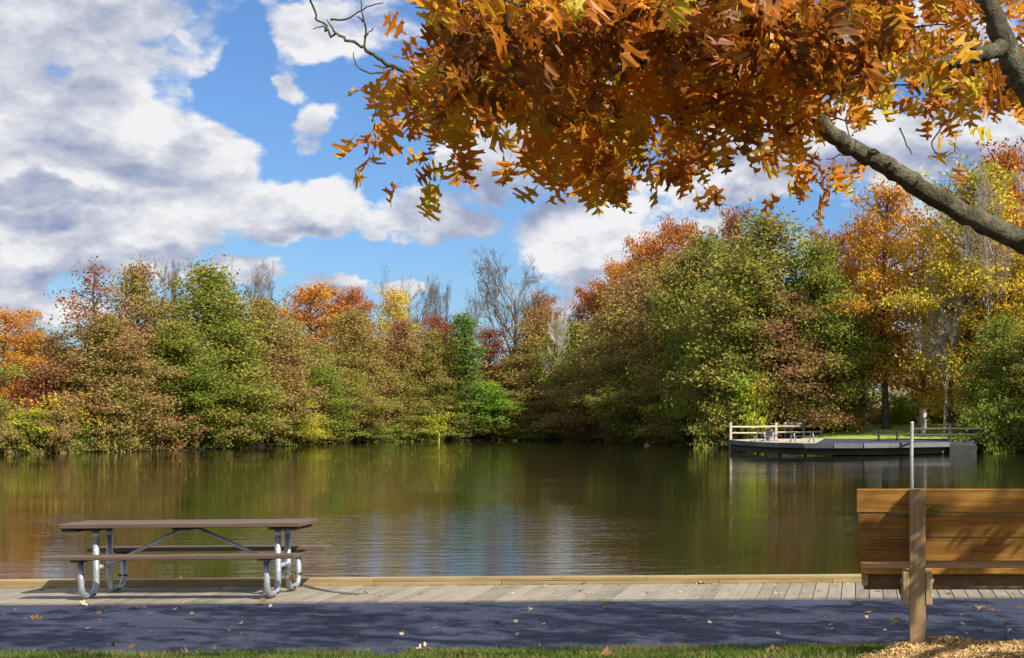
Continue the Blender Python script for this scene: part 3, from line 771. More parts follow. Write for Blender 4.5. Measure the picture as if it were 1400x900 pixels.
def slab(pts, z0, z1):
    n = len(pts); V = [(p[0] - o0[0], p[1] - o0[1], z) for z in (z0, z1) for p in pts]; T_ = []; c0 = np.mean(pts, 0) - o0
    V += [(c0[0], c0[1], z0), (c0[0], c0[1], z1)]
    for i in range(n): j = (i + 1) % n; T_ += [(j, i, 2 * n), (n + i, n + j, 2 * n + 1)]
    mb = MB(); mb.add(V, [(i, (i + 1) % n, n + (i + 1) % n, n + i) for i in range(n)], T_); return mb


sp_ = P(1118, 570, 110)[0]
left = [q for q in ep if q[0] <= sp_ - .2]; right = [q for q in ep if q[0] > sp_ - .2]
yb = 119.2
ysp = float(np.interp(sp_, [q[0] for q in ep], [q[1] for q in ep]))
slab(left + [np.array([sp_, ysp]), np.array([sp_ + .4, yb]), np.array([left[0][0] + 1.6, yb])], -.14, 0).obj('deck_surface', PALEW, plat)
slab([np.array([sp_ + .01, ysp])] + right + [np.array([10.1, 104.4]), np.array([11.4, 112]), np.array([12, 118.4]), np.array([sp_ + .41, yb])], -.14, .004).obj('paved_surface', ASPH, plat)
for i in range(len(ep) - 1):
    a, b = ep[i], ep[i + 1]; dv = (b - a); L = np.linalg.norm(dv); n_ = np.array([dv[1], -dv[0]]) / L
    mb = MB(); mb.box(0, L - .03, -.06, 0, -.30, .035)
    ang = math.atan2(dv[1], dv[0])
    mb.obj('fascia_board', GREYW, plat, loc=(a[0] + n_[0] * .07 - o0[0], a[1] + n_[1] * .07 - o0[1], 0), rot=(0, 0, ang))
    mb = MB(); mb.tube([(0, 0, -1.9), (0, 0, -.16)], .11, 8); mb.obj('pile', SHADEW, plat, loc=(a[0] - o0[0], a[1] + 1.1 - o0[1], 0))
    mb = MB(); mb.box(0, L, 0, .12, -.78, -.16); mb.obj('shade_band_beam', SHADEW, plat, loc=(a[0] - o0[0], a[1] + .6 - o0[1], 0), rot=(0, 0, ang))  # beam deepened into a dark band standing in for shade under the deck
CONC = plain('abutment_concrete', (.055, .052, .048), .9, .3, 3)
mb = MB(); a = ep[-1]; mb.box(a[0] - o0[0] + .05, a[0] - o0[0] + 2.0, a[1] - o0[1] + .05, a[1] - o0[1] + 2.5, -1.4, -.142, .03); mb.obj('abutment', CONC, plat)
# boulder at its corner
rng = np.random.RandomState(3)
import bmesh
b = bmesh.new(); bmesh.ops.create_icosphere(b, subdivisions=3, radius=1)
for v in b.verts:
    q = v.co; f = 1 + .18 * math.sin(3.1 * q.x + 1) * math.cos(2.7 * q.y) + .12 * math.sin(5 * q.z + 2 * q.x) + rng.uniform(-.03, .03); v.co = q * f
me = bpy.data.meshes.new('boulder'); b.to_mesh(me); b.free()
q = P(1329, 607, 104.5)
tag(link('boulder', me, plain('boulder_stone', (.27, .23, .17), .9, .35, 1.2), loc=(q[0], q[1], -.45), scale=(.38, .4, .52)), 'pale rounded boulder at the platform end by the water', 'boulder')


def rail_fence(label, posts, rails, mat_, group=None, posttop=1.36):
    o_ = np.array([posts[0][0], posts[0][1], 0.0])
    f = empty('rail_fence', tuple(o_), label=label, cat='fence', group=group)
    for (x, y, zb, zt) in posts:
        mb = MB(); mb.box(-.10, .10, -.09, .09, zb, zt, .02); mb.obj('post', mat_, f, loc=(x - o_[0], y - o_[1], 0), rot=(0, 0, .2))
    for (a, b, z) in rails:
        a = np.array([a[0], a[1], z]); b = np.array([b[0], b[1], z]); mid = (a + b) / 2 + [0, 0, -.03]
        mb = MB(); mb.tube([a - o_, mid - o_, b - o_], [.065, .08, .065], 6); mb.obj('rail', mat_, f)
    return f


pA = P(999, 590, 113.4); pB = P(1061, 590, 119.0); pC = P(1123, 590, 124); pD = P(1132, 590, 128); pE = P(1139, 590, 131)
ps = [(pA[0], pA[1], -1.9, 1.40)] + [(q[0], q[1], -.3, 1.36) for q in (pB, pC, pD, pE)]
rails = [(ps[i], ps[i + 1], z) for i in range(4) for z in (.55, 1.05)]
rail_fence('pale split rail fence along the back left of the platform', ps, rails, PALEW)
pF = P(1246, 600, 98.0); pG = P(1298, 600, 101.8); pH = P(1352, 600, 104.5)
ps = [(pG[0], pG[1], -1.3, 1.36), (pH[0], pH[1], -1.3, 1.36)]
rail_fence('shade darkened split rail fence at the right end of the platform', ps, [(pF, pG, .58), (pF, pG, 1.02), (pG, pH, .56), (pG, pH, 1.0)], SHADEW)
WPOST = wood('silvery_post_wood', (.28, .28, .29), (.42, .415, .41), (.16, .155, .155), axis=2, grain=12)
wpst = empty('mooring_post', (pF[0], pF[1], ZW), label='tall silvery white post standing in the water before the platform', cat='post')
mb = MB(); mb.tube([(0, 0, -.8), (.02, 0, 1.0), (.05, 0, 2.30)], [.13, .125, .12], 10); mb.obj('shaft', WPOST, wpst)
mb = MB(); mb.tube([(.05, 0, 2.301), (.05, 0, 2.36)], [.125, .09], 10); mb.obj('cap', plain('white_cap', (.7, .69, .66), .7), wpst)

GALV = metal('galvanised_steel', (.46, .50, .52), .42, .55)
DGREEN = plain('dark_board_paint', (.05, .05, .055), .6)
WHITEP = plain('white_frame_paint', (.55, .57, .60), .5)


def far_table(px, py, rz, legmat, label, s=1.0):
    g = G(px, py, 0.005); tb = empty('picnic_table', tuple(g), rz, label=label, cat='picnic table', group='picnic tables on the far platform')
    L = 2.3 * s
    MB().box(-L / 2, L / 2, -.37, .37, .71, .76, .01).obj('tabletop', DGREEN, tb)
    for sy in (-1, 1):
        MB().box(-L / 2, L / 2, sy * .70 - .13, sy * .70 + .13, .42, .46, .01).obj('seat', DGREEN, tb)
    for sx in (-.72, .72):
        mb = MB()
        for sy in (-1, 1):
            mb.tube([(sx, sy * .25, .70), (sx, sy * .42, .22), (sx, sy * .50, .03)], .038, 6)
            mb.tube([(sx, sy * .34, .38), (sx, sy * .72, .38)], .035, 6)
            mb.tube([(sx, sy * .5, .03), (sx, sy * .80, .03), (sx, sy * .84, .12)], .03, 6)
        mb.tube([(sx, -.25, .69), (sx, .25, .69)], .035, 6)
        mb.obj('leg_frame', legmat, tb, smooth=True)
    return tb


far_table(1046, 603.4, 1.15, WHITEP, 'picnic table on the platform beside the black lidded bin')
far_table(1097, 604.6, .35, WHITEP, 'dark topped picnic table on the platform in front of the long sign')
far_table(1214, 602.6, .08, DGREEN, 'dark picnic table at the edge of the lawn behind the platform')
g = G(1053, 603.0, .005); bn = empty('litter_bin', tuple(g), label='grey litter bin with black domed lid on the platform', cat='bin')
GB = plain('bin_grey', (.30, .32, .33), .6); BL = plain('bin_lid_black', (.02, .02, .024), .35)
mb = MB(); mb.tube([(0, 0, 0), (0, 0, .04), (0, 0, .62), (0, 0, .66)], [.25, .28, .30, .30], 16); mb.obj('body', GB, bn)
mb = MB(); mb.tube([(0, 0, .661), (0, 0, .70), (0, 0, .84), (0, 0, .93), (0, 0, .97)], [.33, .33, .30, .20, .06], 16); mb.obj('lid', BL, bn, smooth=True)
for sx in (-1, 1):
    mb = MB(); mb.box(sx * .30 - .03, sx * .30 + .03, -.03, .03, 0, .7); mb.obj('stand_post', GB, bn)
# long dark sign
q = P(1086, 590, 121.5); zs = P(1086, 580, 121.5)[2]
sg = empty('sign_board', (q[0], q[1], 0), -.05, label='long dark brown sign with white lettering behind the platform rail', cat='sign')
SB = plain('sign_brown', (.06, .045, .04), .6); SW = plain('sign_white', (.75, .74, .70), .6)
MB().box(-.95, .95, -.03, .03, zs - .20, zs + .22, .01).obj('panel', SB, sg)
for sx in (-.8, .8): MB().box(sx - .05, sx + .05, .035, .12, -.3, zs + .2).obj('sign_post', GREYW, sg)
mb = MB(); cx = -.86
for (w_, z_) in [(.20, .09)]: mb.box(cx, cx + w_, -.036, -.03, zs + z_ - .04, zs + z_ + .05)
for cx, n_ in ((-.52, 4), (-.12, 1), (.04, 7)):
    for i in range(n_):
        x0 = cx + i * .085
        mb.box(x0, x0 + .018, -.036, -.03, zs - .01, zs + .11); mb.box(x0 + .045, x0 + .062, -.036, -.03, zs - .01, zs + .11)
        mb.box(x0 + .0185, x0 + .0445, -.036, -.03, zs + (.04 if i % 2 else .09), zs + (.06 if i % 2 else .11))
for i in range(15):
    x0 = -.86 + i * .09; mb.box(x0, x0 + .055, -.036, -.03, zs - .16, zs - .075)
mb.obj('lettering', SW, sg)
# lawn bollards and trail sign
for (px, pyt, pyb, r_, lab, mt) in [(1257, 569, 592, .13, 'short weathered grey post, left of the pair on the lawn', GREYW)]:
    Yp = 121; b_ = P(px, pyb, Yp); z1 = P(px, pyt, Yp)[2]
    bo = empty('bollard', tuple(b_), label=lab, cat='post'); mb = MB(); mb.tube([(0, 0, -.3), (0, 0, z1 - b_[2] - .05), (0, 0, z1 - b_[2])], [.16, .16, .12], 10); mb.obj('shaft', mt, bo)
Yp = 120.5; b_ = P(1262, 592, Yp); z1 = P(1262, 558, Yp)[2] - b_[2]
bo = empty('notice_post', tuple(b_), label='taller dark round post with white notices, right of the pair on the lawn', cat='post')
mb = MB(); mb.tube([(0, 0, -.3), (0, 0, z1 - .05), (0, 0, z1)], [.25, .25, .2], 12); mb.obj('shaft', wood('brown_post', (.14, .10, .08), (.24, .19, .16), (.06, .05, .04), axis=2, grain=12), bo)
MB().box(.02, .30, -.285, -.262, z1 - .85, z1 - .38).obj('notice', SW, bo)
MB().box(.10, .28, -.285, -.262, z1 - 1.75, z1 - .98).obj('notice', SW, bo)
Yp = 128; q = P(1312, 583, Yp); zt = P(1312, 562, Yp)[2]; zb = float(height(np.array([q[0]]), np.array([Yp]))[0])
ts = empty('trail_sign', (q[0], Yp, zb), label='small dark green upright sign on two thin posts on the lawn', cat='sign')
MB().box(-.16, .16, -.02, .02, zt - zb - .85, zt - zb, .008).obj('panel', plain('sign_green', (.02, .06, .045), .5), ts)
for sx in (-.13, .13): MB().box(sx - .03, sx + .03, .022, .07, -.2, zt - zb - .05).obj('sign_post', GREYW, ts)
q = G(14, 617, ZW); lg_ = empty('fallen_log', (q[0], q[1], ZW), .25, label='grey fallen log lying in the water at the left end of the far bank', cat='log')
mb = MB(); mb.tube([(-2.4, .2, .05), (-1, 0, .18), (.8, .1, .12), (2.2, .3, .3)], [.10, .17, .16, .09], 8); mb.obj('log', GREYW, lg_, smooth=True)
mb = MB(); mb.tube([(-.6, .05, .15), (-.2, -.3, .6), (.1, -.5, .75)], [.06, .04, .02], 6); mb.obj('branch_stub', GREYW, lg_, smooth=True)
for (px_, py_, lab_) in [(884, 609, 'pale stone breaking the water in the dark cove'), (704, 602.5, 'pale stone at the waterline below the large bare tree')]:
    q = G(px_, py_, ZW); tag(link('shore_stone', me, bpy.data.materials['boulder_stone'], loc=(q[0], q[1], ZW), scale=(.34, .25, .16)), lab_, 'stone')
q = G(600, 603.5, ZW); st = empty('stake', tuple(q), label='thin pale stake standing in the water before the middle trees', cat='stake')
mb = MB(); mb.tube([(0, 0, -.6), (.02, 0, .9)], .07, 6); mb.obj('shaft', PALEW, st)

# ------------------------------------------------------------------ picnic table on the boardwalk
TBL = wood('brown_board_plastic', (.105, .070, .048), (.155, .11, .078), (.06, .04, .03), axis=0, grain=20, rough=.55, rvar=.15)
CLEAT = plain('dark_cleat_wood', (.045, .03, .022), .8)
th = R_(-1.5)
tbl = empty('picnic_table', (-6.72, 14.60, .012), -th, label='brown topped picnic table with galvanised pipe legs on the boardwalk', cat='picnic table')
tbl.rotation_euler = (0, -R_(.35), -th)
L = 2.42; z1 = .755; DS = .76
for i in range(5):
    y0 = -.28 + i * .113
    MB().box(-L / 2 + .004 * (i % 2), L / 2 - .003 * (i % 3), y0, y0 + .109, z1 - .045, z1, .005).obj('tabletop_board', TBL, tbl)
for sy in (-1, 1):
    for k in (0, 1):
        y0 = sy * .46 - .11 + k * .112
        MB().box(-L / 2 - .03, L / 2 + .05, y0, y0 + .108, .415, .455, .005).obj('seat_board', TBL, tbl)
for sx in (-1, 1):
    MB().box(sx * 1.10 - .09, sx * 1.10 + .05, -.26, .26, z1 - .082, z1 - .046, .004).obj('end_cleat', CLEAT, tbl)
    xl = sx * .92 + .02
    MB().box(xl - .06, xl + .06, -.24, .24, z1 - .075, z1 - .0465, .004).obj('support_bar', CLEAT, tbl)
    for sy in (-1, 1):
        MB().box(xl - .05, xl + .05, sy * .46 - .10, sy * .46 + .10, .392, .4145).obj('seat_bracket', CLEAT, tbl)
        r = .030; pts = [(xl, sy * .14, z1 - .075), (xl, sy * .14, .16)]
        for a in np.linspace(0, math.pi / 2, 7)[1:]: pts.append((xl, sy * (.14 + .10 * (1 - math.cos(a))), .16 - .12 * math.sin(a)))
        pts.append((xl, sy * .32, .040))
        for a in np.linspace(0, math.pi / 2, 7)[1:]: pts.append((xl, sy * (.345 + .10 * math.sin(a)), .04 + .12 * (1 - math.cos(a))))
        pts.append((xl, sy * .445, .392))
        lg = MB().tube(pts, r, 14).obj('leg', GALV, tbl, smooth=True)
        MB().tube([(xl, sy * .14, .62), (xl, sy * .14, .66)], r + .004, 14).obj('leg_band', WHITEP, lg, smooth=True)
        for (yy, zz) in ((.24, .0), (.425, .12)):
            mb = MB(); mb.tube([(xl - .045, sy * yy, zz + .04), (xl + .045, sy * yy, zz + .04)], .011, 6); mb.obj('bolt', CLEAT, lg)
    MB().tube([(xl, -.15, .30), (xl, .15, .30)], .024, 10).obj('cross_bar', GALV, tbl, smooth=True)
    MB().tube([(xl - sx * .03, 0, .30), (sx * .05, 0, z1 - .06)], .019, 10).obj('diagonal_brace', GALV, tbl, smooth=True)
MB().box(-.09, .09, -.24, .24, z1 - .072, z1 - .0465, .004).obj('centre_bar', CLEAT, tbl)

# chain that locks the table down
mbc = MB()


def chainlink(c, d, tw, s=.020):
    d = unit(np.array(d, float)); sd_ = unit(np.cross(d, [0, 0, 1.0])); up = np.cross(sd_, d); a = math.cos(tw) * sd_ + math.sin(tw) * up
    th_ = np.linspace(0, 2 * math.pi, 9)
    pts = [c + d * math.cos(t_) * s + a * math.sin(t_) * s * .6 for t_ in th_]
    mbc.tube(pts, .0042, 4, cap=False)


ch = [np.array(tbl.location) + np.array([.93, .52, .42])]
ch = [G(404, 792, .12), G(408, 796, .07), G(414, 800, .03), G(432, 805, .02), G(452, 809, .02), G(470, 811, .02), G(492, 813, .02)]
acc = 0
pts = [ch[0]]
for a, b in zip(ch[:-1], ch[1:]):
    n = max(2, int(np.linalg.norm(b - a) / .03)); pts += [a + (b - a) * (k + 1) / n for k in range(n)]
for i in range(len(pts) - 1): chainlink(pts[i], pts[i + 1] - pts[i], (i % 2) * math.pi / 2)
legc = np.array(tbl.matrix_world @ Vector((0, 0, 0)))
M_ = Matrix.Translation(Vector((-6.72, 14.60, .012))) @ tbl.rotation_euler.to_matrix().to_4x4()
lc = np.array(M_ @ Vector((.94, .14, .30)))
for k in range(3):
    for a in np.linspace(0, 6.28, 12)[:-1]:
        z = .02 * math.sin(a * 2 + k) - .04 * k; c_ = lc + np.array([math.cos(a) * .055, math.sin(a) * .055, z]); chainlink(c_, (-math.sin(a), math.cos(a), .1), (k + a) % 2)
le = np.array(M_ @ Vector((.94, .43, .16)))
for k in range(9):
    f = k / 8; c_ = lc + (le - lc) * f + np.array([0, 0, -.05 * math.sin(f * 3.14) - .06]); chainlink(c_, le - lc, k % 2 * 1.57)
for k in range(5):
    f = k / 4; c_ = le + (ch[0] - le) * f; chainlink(c_, ch[0] - le, k % 2 * 1.57)
CH = metal('rusty_chain', (.20, .18, .15), .6, .6)
o = mbc.obj('chain', CH, None, smooth=True)
tag(o, 'thin steel chain running from the table leg across the planks', 'chain')
mb = MB(); mb.box(lc[0] + .04, lc[0] + .09, lc[1] - .06, lc[1] - .03, lc[2] - .17, lc[2] - .11, .006); mb.tube([(lc[0] + .05, lc[1] - .045, lc[2] - .115), (lc[0] + .05, lc[1] - .045, lc[2] - .08), (lc[0] + .08, lc[1] - .045, lc[2] - .08), (lc[0] + .08, lc[1] - .045, lc[2] - .115)], .004, 6)
tag(mb.obj('padlock', metal('brass', (.35, .22, .08), .4, .8), None), 'small brass padlock hanging on the chain at the table leg', 'padlock')

# ------------------------------------------------------------------ bench (seen from behind)
BB = wood('stained_bench_boards', (.22, .095, .018), (.46, .24, .045), (.09, .035, .010), axis=0, grain=34, rough=.85, moss=None, rvar=.22)
BP = wood('bench_post_wood', (.23, .13, .06), (.36, .25, .12), (.12, .07, .03), axis=2, grain=26, rough=.7, rvar=.1)
BE = wood('bench_arm_wood', (.28, .20, .09), (.40, .31, .15), (.20, .13, .06), axis=1, grain=26, rough=.75, rvar=.1)
YB = 8.0; g = P(1254, 885, YB); zg = g[2]
bench = empty('park_bench', tuple(g), label='brown wooden park bench seen from behind facing the pond', cat='bench')
pw = .0445


def bz(py, Y=YB): return P(1254, py, Y)[2] - zg
def bx(px, Y=YB): return P(px, 700, Y)[0] - g[0]


ztop = bz(669); xe = bx(1171); LB = 2.45
for k, xc in enumerate((0, 1.62)):
    MB().box(xc - pw, xc + pw, -pw, pw, -.35, ztop + .002, .004).obj('post', BP, bench)
    for sx in (-1, 1):
        x0 = xc + (pw + .001 if sx > 0 else -pw - .039)
        ar_ = MB().box(x0, x0 + .038, -.05, .56, bz(826), bz(781), .004).obj('seat_arm', BE, bench)
        for zz in (.045, .13):
            mb = MB(); xx = x0 + (.038 if sx > 0 else 0); mb.tube([(xx - .002, -.0, bz(826) + zz), (xx + sx * .010, -.0, bz(826) + zz)], .013, 8); mb.obj('bolt', GALV, ar_)
# reclined back boards
lean = .03
for i, (a, b, dx) in enumerate(((669.4, 702.4, 0), (704, 736.6, .007), (738, 770, .016))):
    za, zb_ = bz(a), bz(b); y0 = pw + .003 + lean * i * .5
    mb = MB(); mb.box(xe + dx, xe + LB, y0, y0 + .038, zb_ + .001, za, .004)
    mb.xf(lambda v, y0=y0, za=za: np.c_[v[:, 0], v[:, 1] + (za - v[:, 2]) * .09, v[:, 2]]); mb.obj('backrest_board', BB, bench)
zs_ = bz(780)
for i in range(3):
    y0 = .115 + i * .130; MB().box(xe + .030, xe + LB - .01, y0, y0 + .138, zs_ - .036, zs_ + .002, .004).obj('seat_board', BB, bench)
z0a, z1a = bz(804), bz(784)
for y0 in (.50,): MB().box(xe + .05, xe + LB - .05, y0, y0 + .036, zs_ - .17, zs_ - .0385, .003).obj('seat_apron', BB, bench)
MB().box(xe + .034, xe + .068, .118, .48, z0a - .002, zs_ - .0385, .003).obj('seat_end_block', BE, bench)
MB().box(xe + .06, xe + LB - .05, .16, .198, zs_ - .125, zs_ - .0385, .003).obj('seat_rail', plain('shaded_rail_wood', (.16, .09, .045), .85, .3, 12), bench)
# tuft of moss on the top board
rng = np.random.RandomState(9); n = 500; C = np.c_[rng.normal(bx(1277), .018, n), np.full(n, pw + .0) + rng.uniform(-.006, .002, n) , bz(702) + np.abs(rng.normal(0, .012, n))]
V, Q = leaf_quads(C, .0035, rng)
MOSS = leafmat('moss_green', [(.1, (.12, .2, .02)), (.9, (.30, .36, .03))], 20)
o = link('moss', mesh_np('moss', V, Q), MOSS, bench); o['kind'] = 'stuff'
for i, py_ in enumerate((703.2, 737.2, 770.5)):
    n = 260 + 500 * (i == 2); C = np.c_[rng.uniform(xe + .3, xe + LB, n), np.full(n, pw + .02 + lean * i * .5 + .008) + rng.uniform(-.012, .006, n), bz(py_) + rng.normal(0, .0015, n)]
    C = C[noise2(C[:, 0] * 10, C[:, 0] * 0, 1.7, i) > .35]
    V, Q = leaf_quads(C, .0035, rng); o = link('moss', mesh_np('moss', V, Q), MOSS, bench); o['kind'] = 'stuff'

# ------------------------------------------------------------------ near bank: grass, mulch
rng = np.random.RandomState(12); n = 150000
x = rng.uniform(-9.6, 5.2, n); y = path_edge(x) - rng.uniform(0, 1, n) ** 1.0 * 4.3 + .05
edge_n = noise2(x, y, .25, 2)
keep = (noise2(x, y, .6, 6) > .18) & ~((path_edge(x) - y < .10) & (edge_n < .5))


def in_mulch(x, y): return ((x - 1.12) / 1.0) ** 2 + ((y - 7.86) / (.52)) ** 2 < 1 + .35 * (noise2(x, y, .35, 13) - .5)


mul = in_mulch(x, y); keep &= ~(mul & (rng.rand(n) > .04))
x, y = x[keep], y[keep]; z = -.07 + bank(x, y) + .005; n = len(x)
gz = np.where(bank(x, y) > 0, z, -.07)
hh = rng.uniform(.022, .06, n) * (.75 + .6 * noise2(x, y, .9, 3)) * (1 + .25 * smooth01((x + 1.4) / 2)) + .03 * (path_edge(x) - y < .4); a = rng.uniform(0, 6.28, n)
wv = np.c_[np.cos(a), np.sin(a), 0 * a] * .0035; B = np.c_[x, y, gz]; ln = rng.normal(0, .022, (n, 2)); md = B + np.c_[ln * .4, hh * .6]; tp = B + np.c_[ln * 1.3, hh]
V = np.stack([B - wv, B + wv, md + wv * .8, md - wv * .8, tp], 1).reshape(-1, 3); i0 = np.arange(n)[:, None] * 5
Q = i0 + np.array([[0, 1, 2, 3]]); T_ = i0 + np.array([[3, 2, 4]])
GRASS = leafmat('grass_blades', [(.1, (.04, .085, .012)), (.42, (.07, .125, .02)), (.66, (.13, .16, .035)), (.85, (.24, .19, .08)), (1, (.20, .11, .05))], 1.5, .4)
tag(link('grass', mesh_np('grass', V, Q, T_), GRASS), 'short green grass on the near bank beside the path', 'grass', kind='stuff')
# soil sheet over the bank
m, t, o = mat('bank_soil'); co = t.coord(); n1_ = t.noise(co, 7, 6, .7); c = t.ramp(n1_, [(.3, (.03, .035, .012)), (.6, (.07, .065, .03)), (.8, (.13, .10, .05))])
principled(t, o, c, .95, bump=n1_, bstr=.7, bdist=.03)
me = grid_mesh('bank_soil', ar(-14, 10.1, .2), np.linspace(0, 1, 50), lambda u, v: u * 0)
co_ = np.empty(len(me.vertices) * 3); me.vertices.foreach_get('co', co_); co_ = co_.reshape(-1, 3)
co_[:, 1] = path_edge(co_[:, 0]) + .02 - co_[:, 1] * 7.0; co_[:, 2] = -.066 + bank(co_[:, 0], co_[:, 1]) + .015 * noise2(co_[:, 0], co_[:, 1], .3, 5)
me.vertices.foreach_set('co', co_.ravel().astype(np.float32)); me.update()
tag(link('bank_soil', me, m), kind='structure')
# bark mulch
n = 26000; r_ = rng.rand(n) ** .5 * 1.1; a = rng.uniform(0, 6.28, n); x = 1.12 + 1.1 * r_ * np.cos(a); y = 7.86 + .56 * r_ * np.sin(a); k = in_mulch(x, y); x, y = x[k], y[k]; n = len(x)
md_ = 1 - np.clip(((x - 1.12) / 1.0) ** 2 + ((y - 7.86) / .52) ** 2, 0, 1)
z = -.065 + bank(x, y) + .075 * smooth01(md_ * 2.2) * (.6 + .6 * noise2(x, y, .3, 1)) + rng.uniform(-.008, .022, n)
d = unit(np.c_[rng.normal(size=(n, 2)), rng.normal(0, .35, n)]); s_ = unit(np.cross(d, rng.normal(size=(n, 3)))); u_ = np.cross(d, s_)
ll = rng.uniform(.008, .030, (n, 1)); ww = rng.uniform(.002, .006, (n, 1)); tt = .0022; Cc = np.c_[x, y, z]
cor = [Cc + sx * d * ll + sy * s_ * ww + sz * u_ * tt for sz in (-1, 1) for sy in (-1, 1) for sx in (-1, 1)]
V = np.stack(cor, 1).reshape(-1, 3); i0 = np.arange(n)[:, None, None] * 8
Q = (i0 + np.array([[0, 2, 3, 1], [4, 5, 7, 6], [0, 1, 5, 4], [2, 6, 7, 3], [0, 4, 6, 2], [1, 3, 7, 5]])[None]).reshape(-1, 4)
MUL = leafmat('wood_mulch', [(.1, (.13, .075, .035)), (.45, (.27, .17, .07)), (.8, (.42, .30, .14))], 6, 0.0, wi=.9, wn=.4)
tag(link('mulch', mesh_np('mulch', V, Q), MUL), 'loose tan wood chip mulch mounded round the bench post', 'mulch', kind='stuff')

# ------------------------------------------------------------------ oak leaves
half = [(.018, .02), (.030, .16), (.17, .22), (.25, .19), (.22, .27), (.28, .32), (.17, .335), (.055, .36), (.045, .42), (.23, .50), (.35, .50), (.32, .57), (.37, .66), (.24, .63),
        (.06, .61), (.05, .66), (.16, .75), (.24, .78), (.20, .84), (.15, .845), (.05, .83), (.04, .88), (.0, 1.0)]


def oak_leaf(seed):
    rng = np.random.RandomState(seed); cup, curl, twist = rng.uniform(-.6, .9), rng.uniform(-.25, 1.5), rng.uniform(-.9, .9)
    pts = [(0, 0)] + half + [(-x, y) for x, y in half[::-1][1:]]
    b = bmesh.new(); vs = [b.verts.new((x * 1.22 + rng.normal(0, .008) * (abs(x) > .1), y, 0)) for x, y in pts]; f = b.faces.new(vs); f.normal_update()
    bmesh.ops.triangulate(b, faces=[f], quad_method='BEAUTY', ngon_method='EAR_CLIP')
    # stalk
    st = [b.verts.new(q) for q in ((-.012, 0, 0), (.012, 0, 0), (.008, -.22, .02), (-.008, -.22, .02))]; b.faces.new(st)
    for v in b.verts:
        x, y, z = v.co; z = cup * x * x * 1.6 + .05 * math.sin(9 * x + 7 * y + seed)
        ang = curl * y * .9; r = y; yy = math.sin(ang) / max(abs(curl * .9), 1e-3) if abs(curl) > .05 else y; zz = (1 - math.cos(ang)) / (curl * .9) if abs(curl) > .05 else 0
        if y < 0: yy, zz = y, 0
        ta = twist * y; v.co = (x * math.cos(ta) - z * math.sin(ta), yy, -zz + x * math.sin(ta) + z * math.cos(ta))
    me = bpy.data.meshes.new('leaf'); b.to_mesh(me); b.free(); return me


OAKL = leafmat('oak_leaves', [(.05, (.38, .28, .02)), (.2, (.50, .28, .022)), (.45, (.50, .21, .016)), (.7, (.42, .145, .013)), (.88, (.24, .085, .012)), (1, (.12, .05, .012))], 1.1, .42, .015, wi=.95, wn=.4)
DRYL = leafmat('dry_leaves', [(.1, (.32, .12, .035)), (.5, (.24, .12, .05)), (.9, (.15, .085, .04))], 2, .15, wi=.9)
PALEL = leafmat('pale_dry_leaves', [(.1, (.26, .18, .10)), (.5, (.34, .25, .15)), (.9, (.42, .35, .24))], 2, .1)
leaves = [oak_leaf(s) for s in range(8)]
larr = []
for me in leaves:
    v = np.empty(len(me.vertices) * 3); me.vertices.foreach_get('co', v); v = v.reshape(-1, 3)
    Tr = np.array([list(p.vertices) for p in me.polygons if len(p.vertices) == 3]); Qd = np.array([list(p.vertices) for p in me.polygons if len(p.vertices) == 4]); larr.append((v, Tr, Qd))

BRKO = None
m, t, o = mat('oak_bark'); co = t.coord(); n1_ = t.noise(co, 9, 5, .65); n2_ = t.noise(co, 45, 4, .7)
c = t.ramp(t.m('ADD', t.m('MULTIPLY', n1_, .65), t.m('MULTIPLY', n2_, .35)), [(.3, (.030, .027, .018)), (.48, (.10, .092, .058)), (.66, (.24, .23, .15))])
principled(t, o, c, .85, bump=t.m('ADD', n1_, n2_), bstr=1.0, bdist=.03, spec=.2); BRKO = m

tx, ty = 2.95, 7.7; tz = float(-.07 + bank(tx, ty))
oak = empty('oak_tree', (tx, ty, tz), label='oak with orange brown lobed leaves hanging over the view from the right', cat='tree')
O = np.array([tx, ty, tz])
crotch = np.array([2.77, 7.65, 1.75])
SK = []          # skeleton nodes for twigs


def limb(pts, r0, r1, k=10, sub=6, wob=.03, name='limb', lump=.05):
    pts = np.array(pts, float); n = len(pts); s = np.linspace(0, n - 1, (n - 1) * sub + 1)
    # catmull-rom
    out = []
    for q in s:
        i = min(int(q), n - 2); f = q - i; p0 = pts[max(i - 1, 0)]; p1 = pts[i]; p2 = pts[i + 1]; p3 = pts[min(i + 2, n - 1)]
        out.append(.5 * ((2 * p1) + (-p0 + p2) * f + (2 * p0 - 5 * p1 + 4 * p2 - p3) * f * f + (-p0 + 3 * p1 - 3 * p2 + p3) * f ** 3))
    out = np.array(out); rr = np.linspace(r0, r1, len(out)) * (1 + rs.normal(0, lump, len(out))); out[1:-1] += rs.normal(0, wob * .2, (len(out) - 2, 3))
    MB().tube(out - O, rr, k).obj(name, BRKO, oak, smooth=True)
    for q, r in zip(out, rr): SK.append((*q, r))
    return out


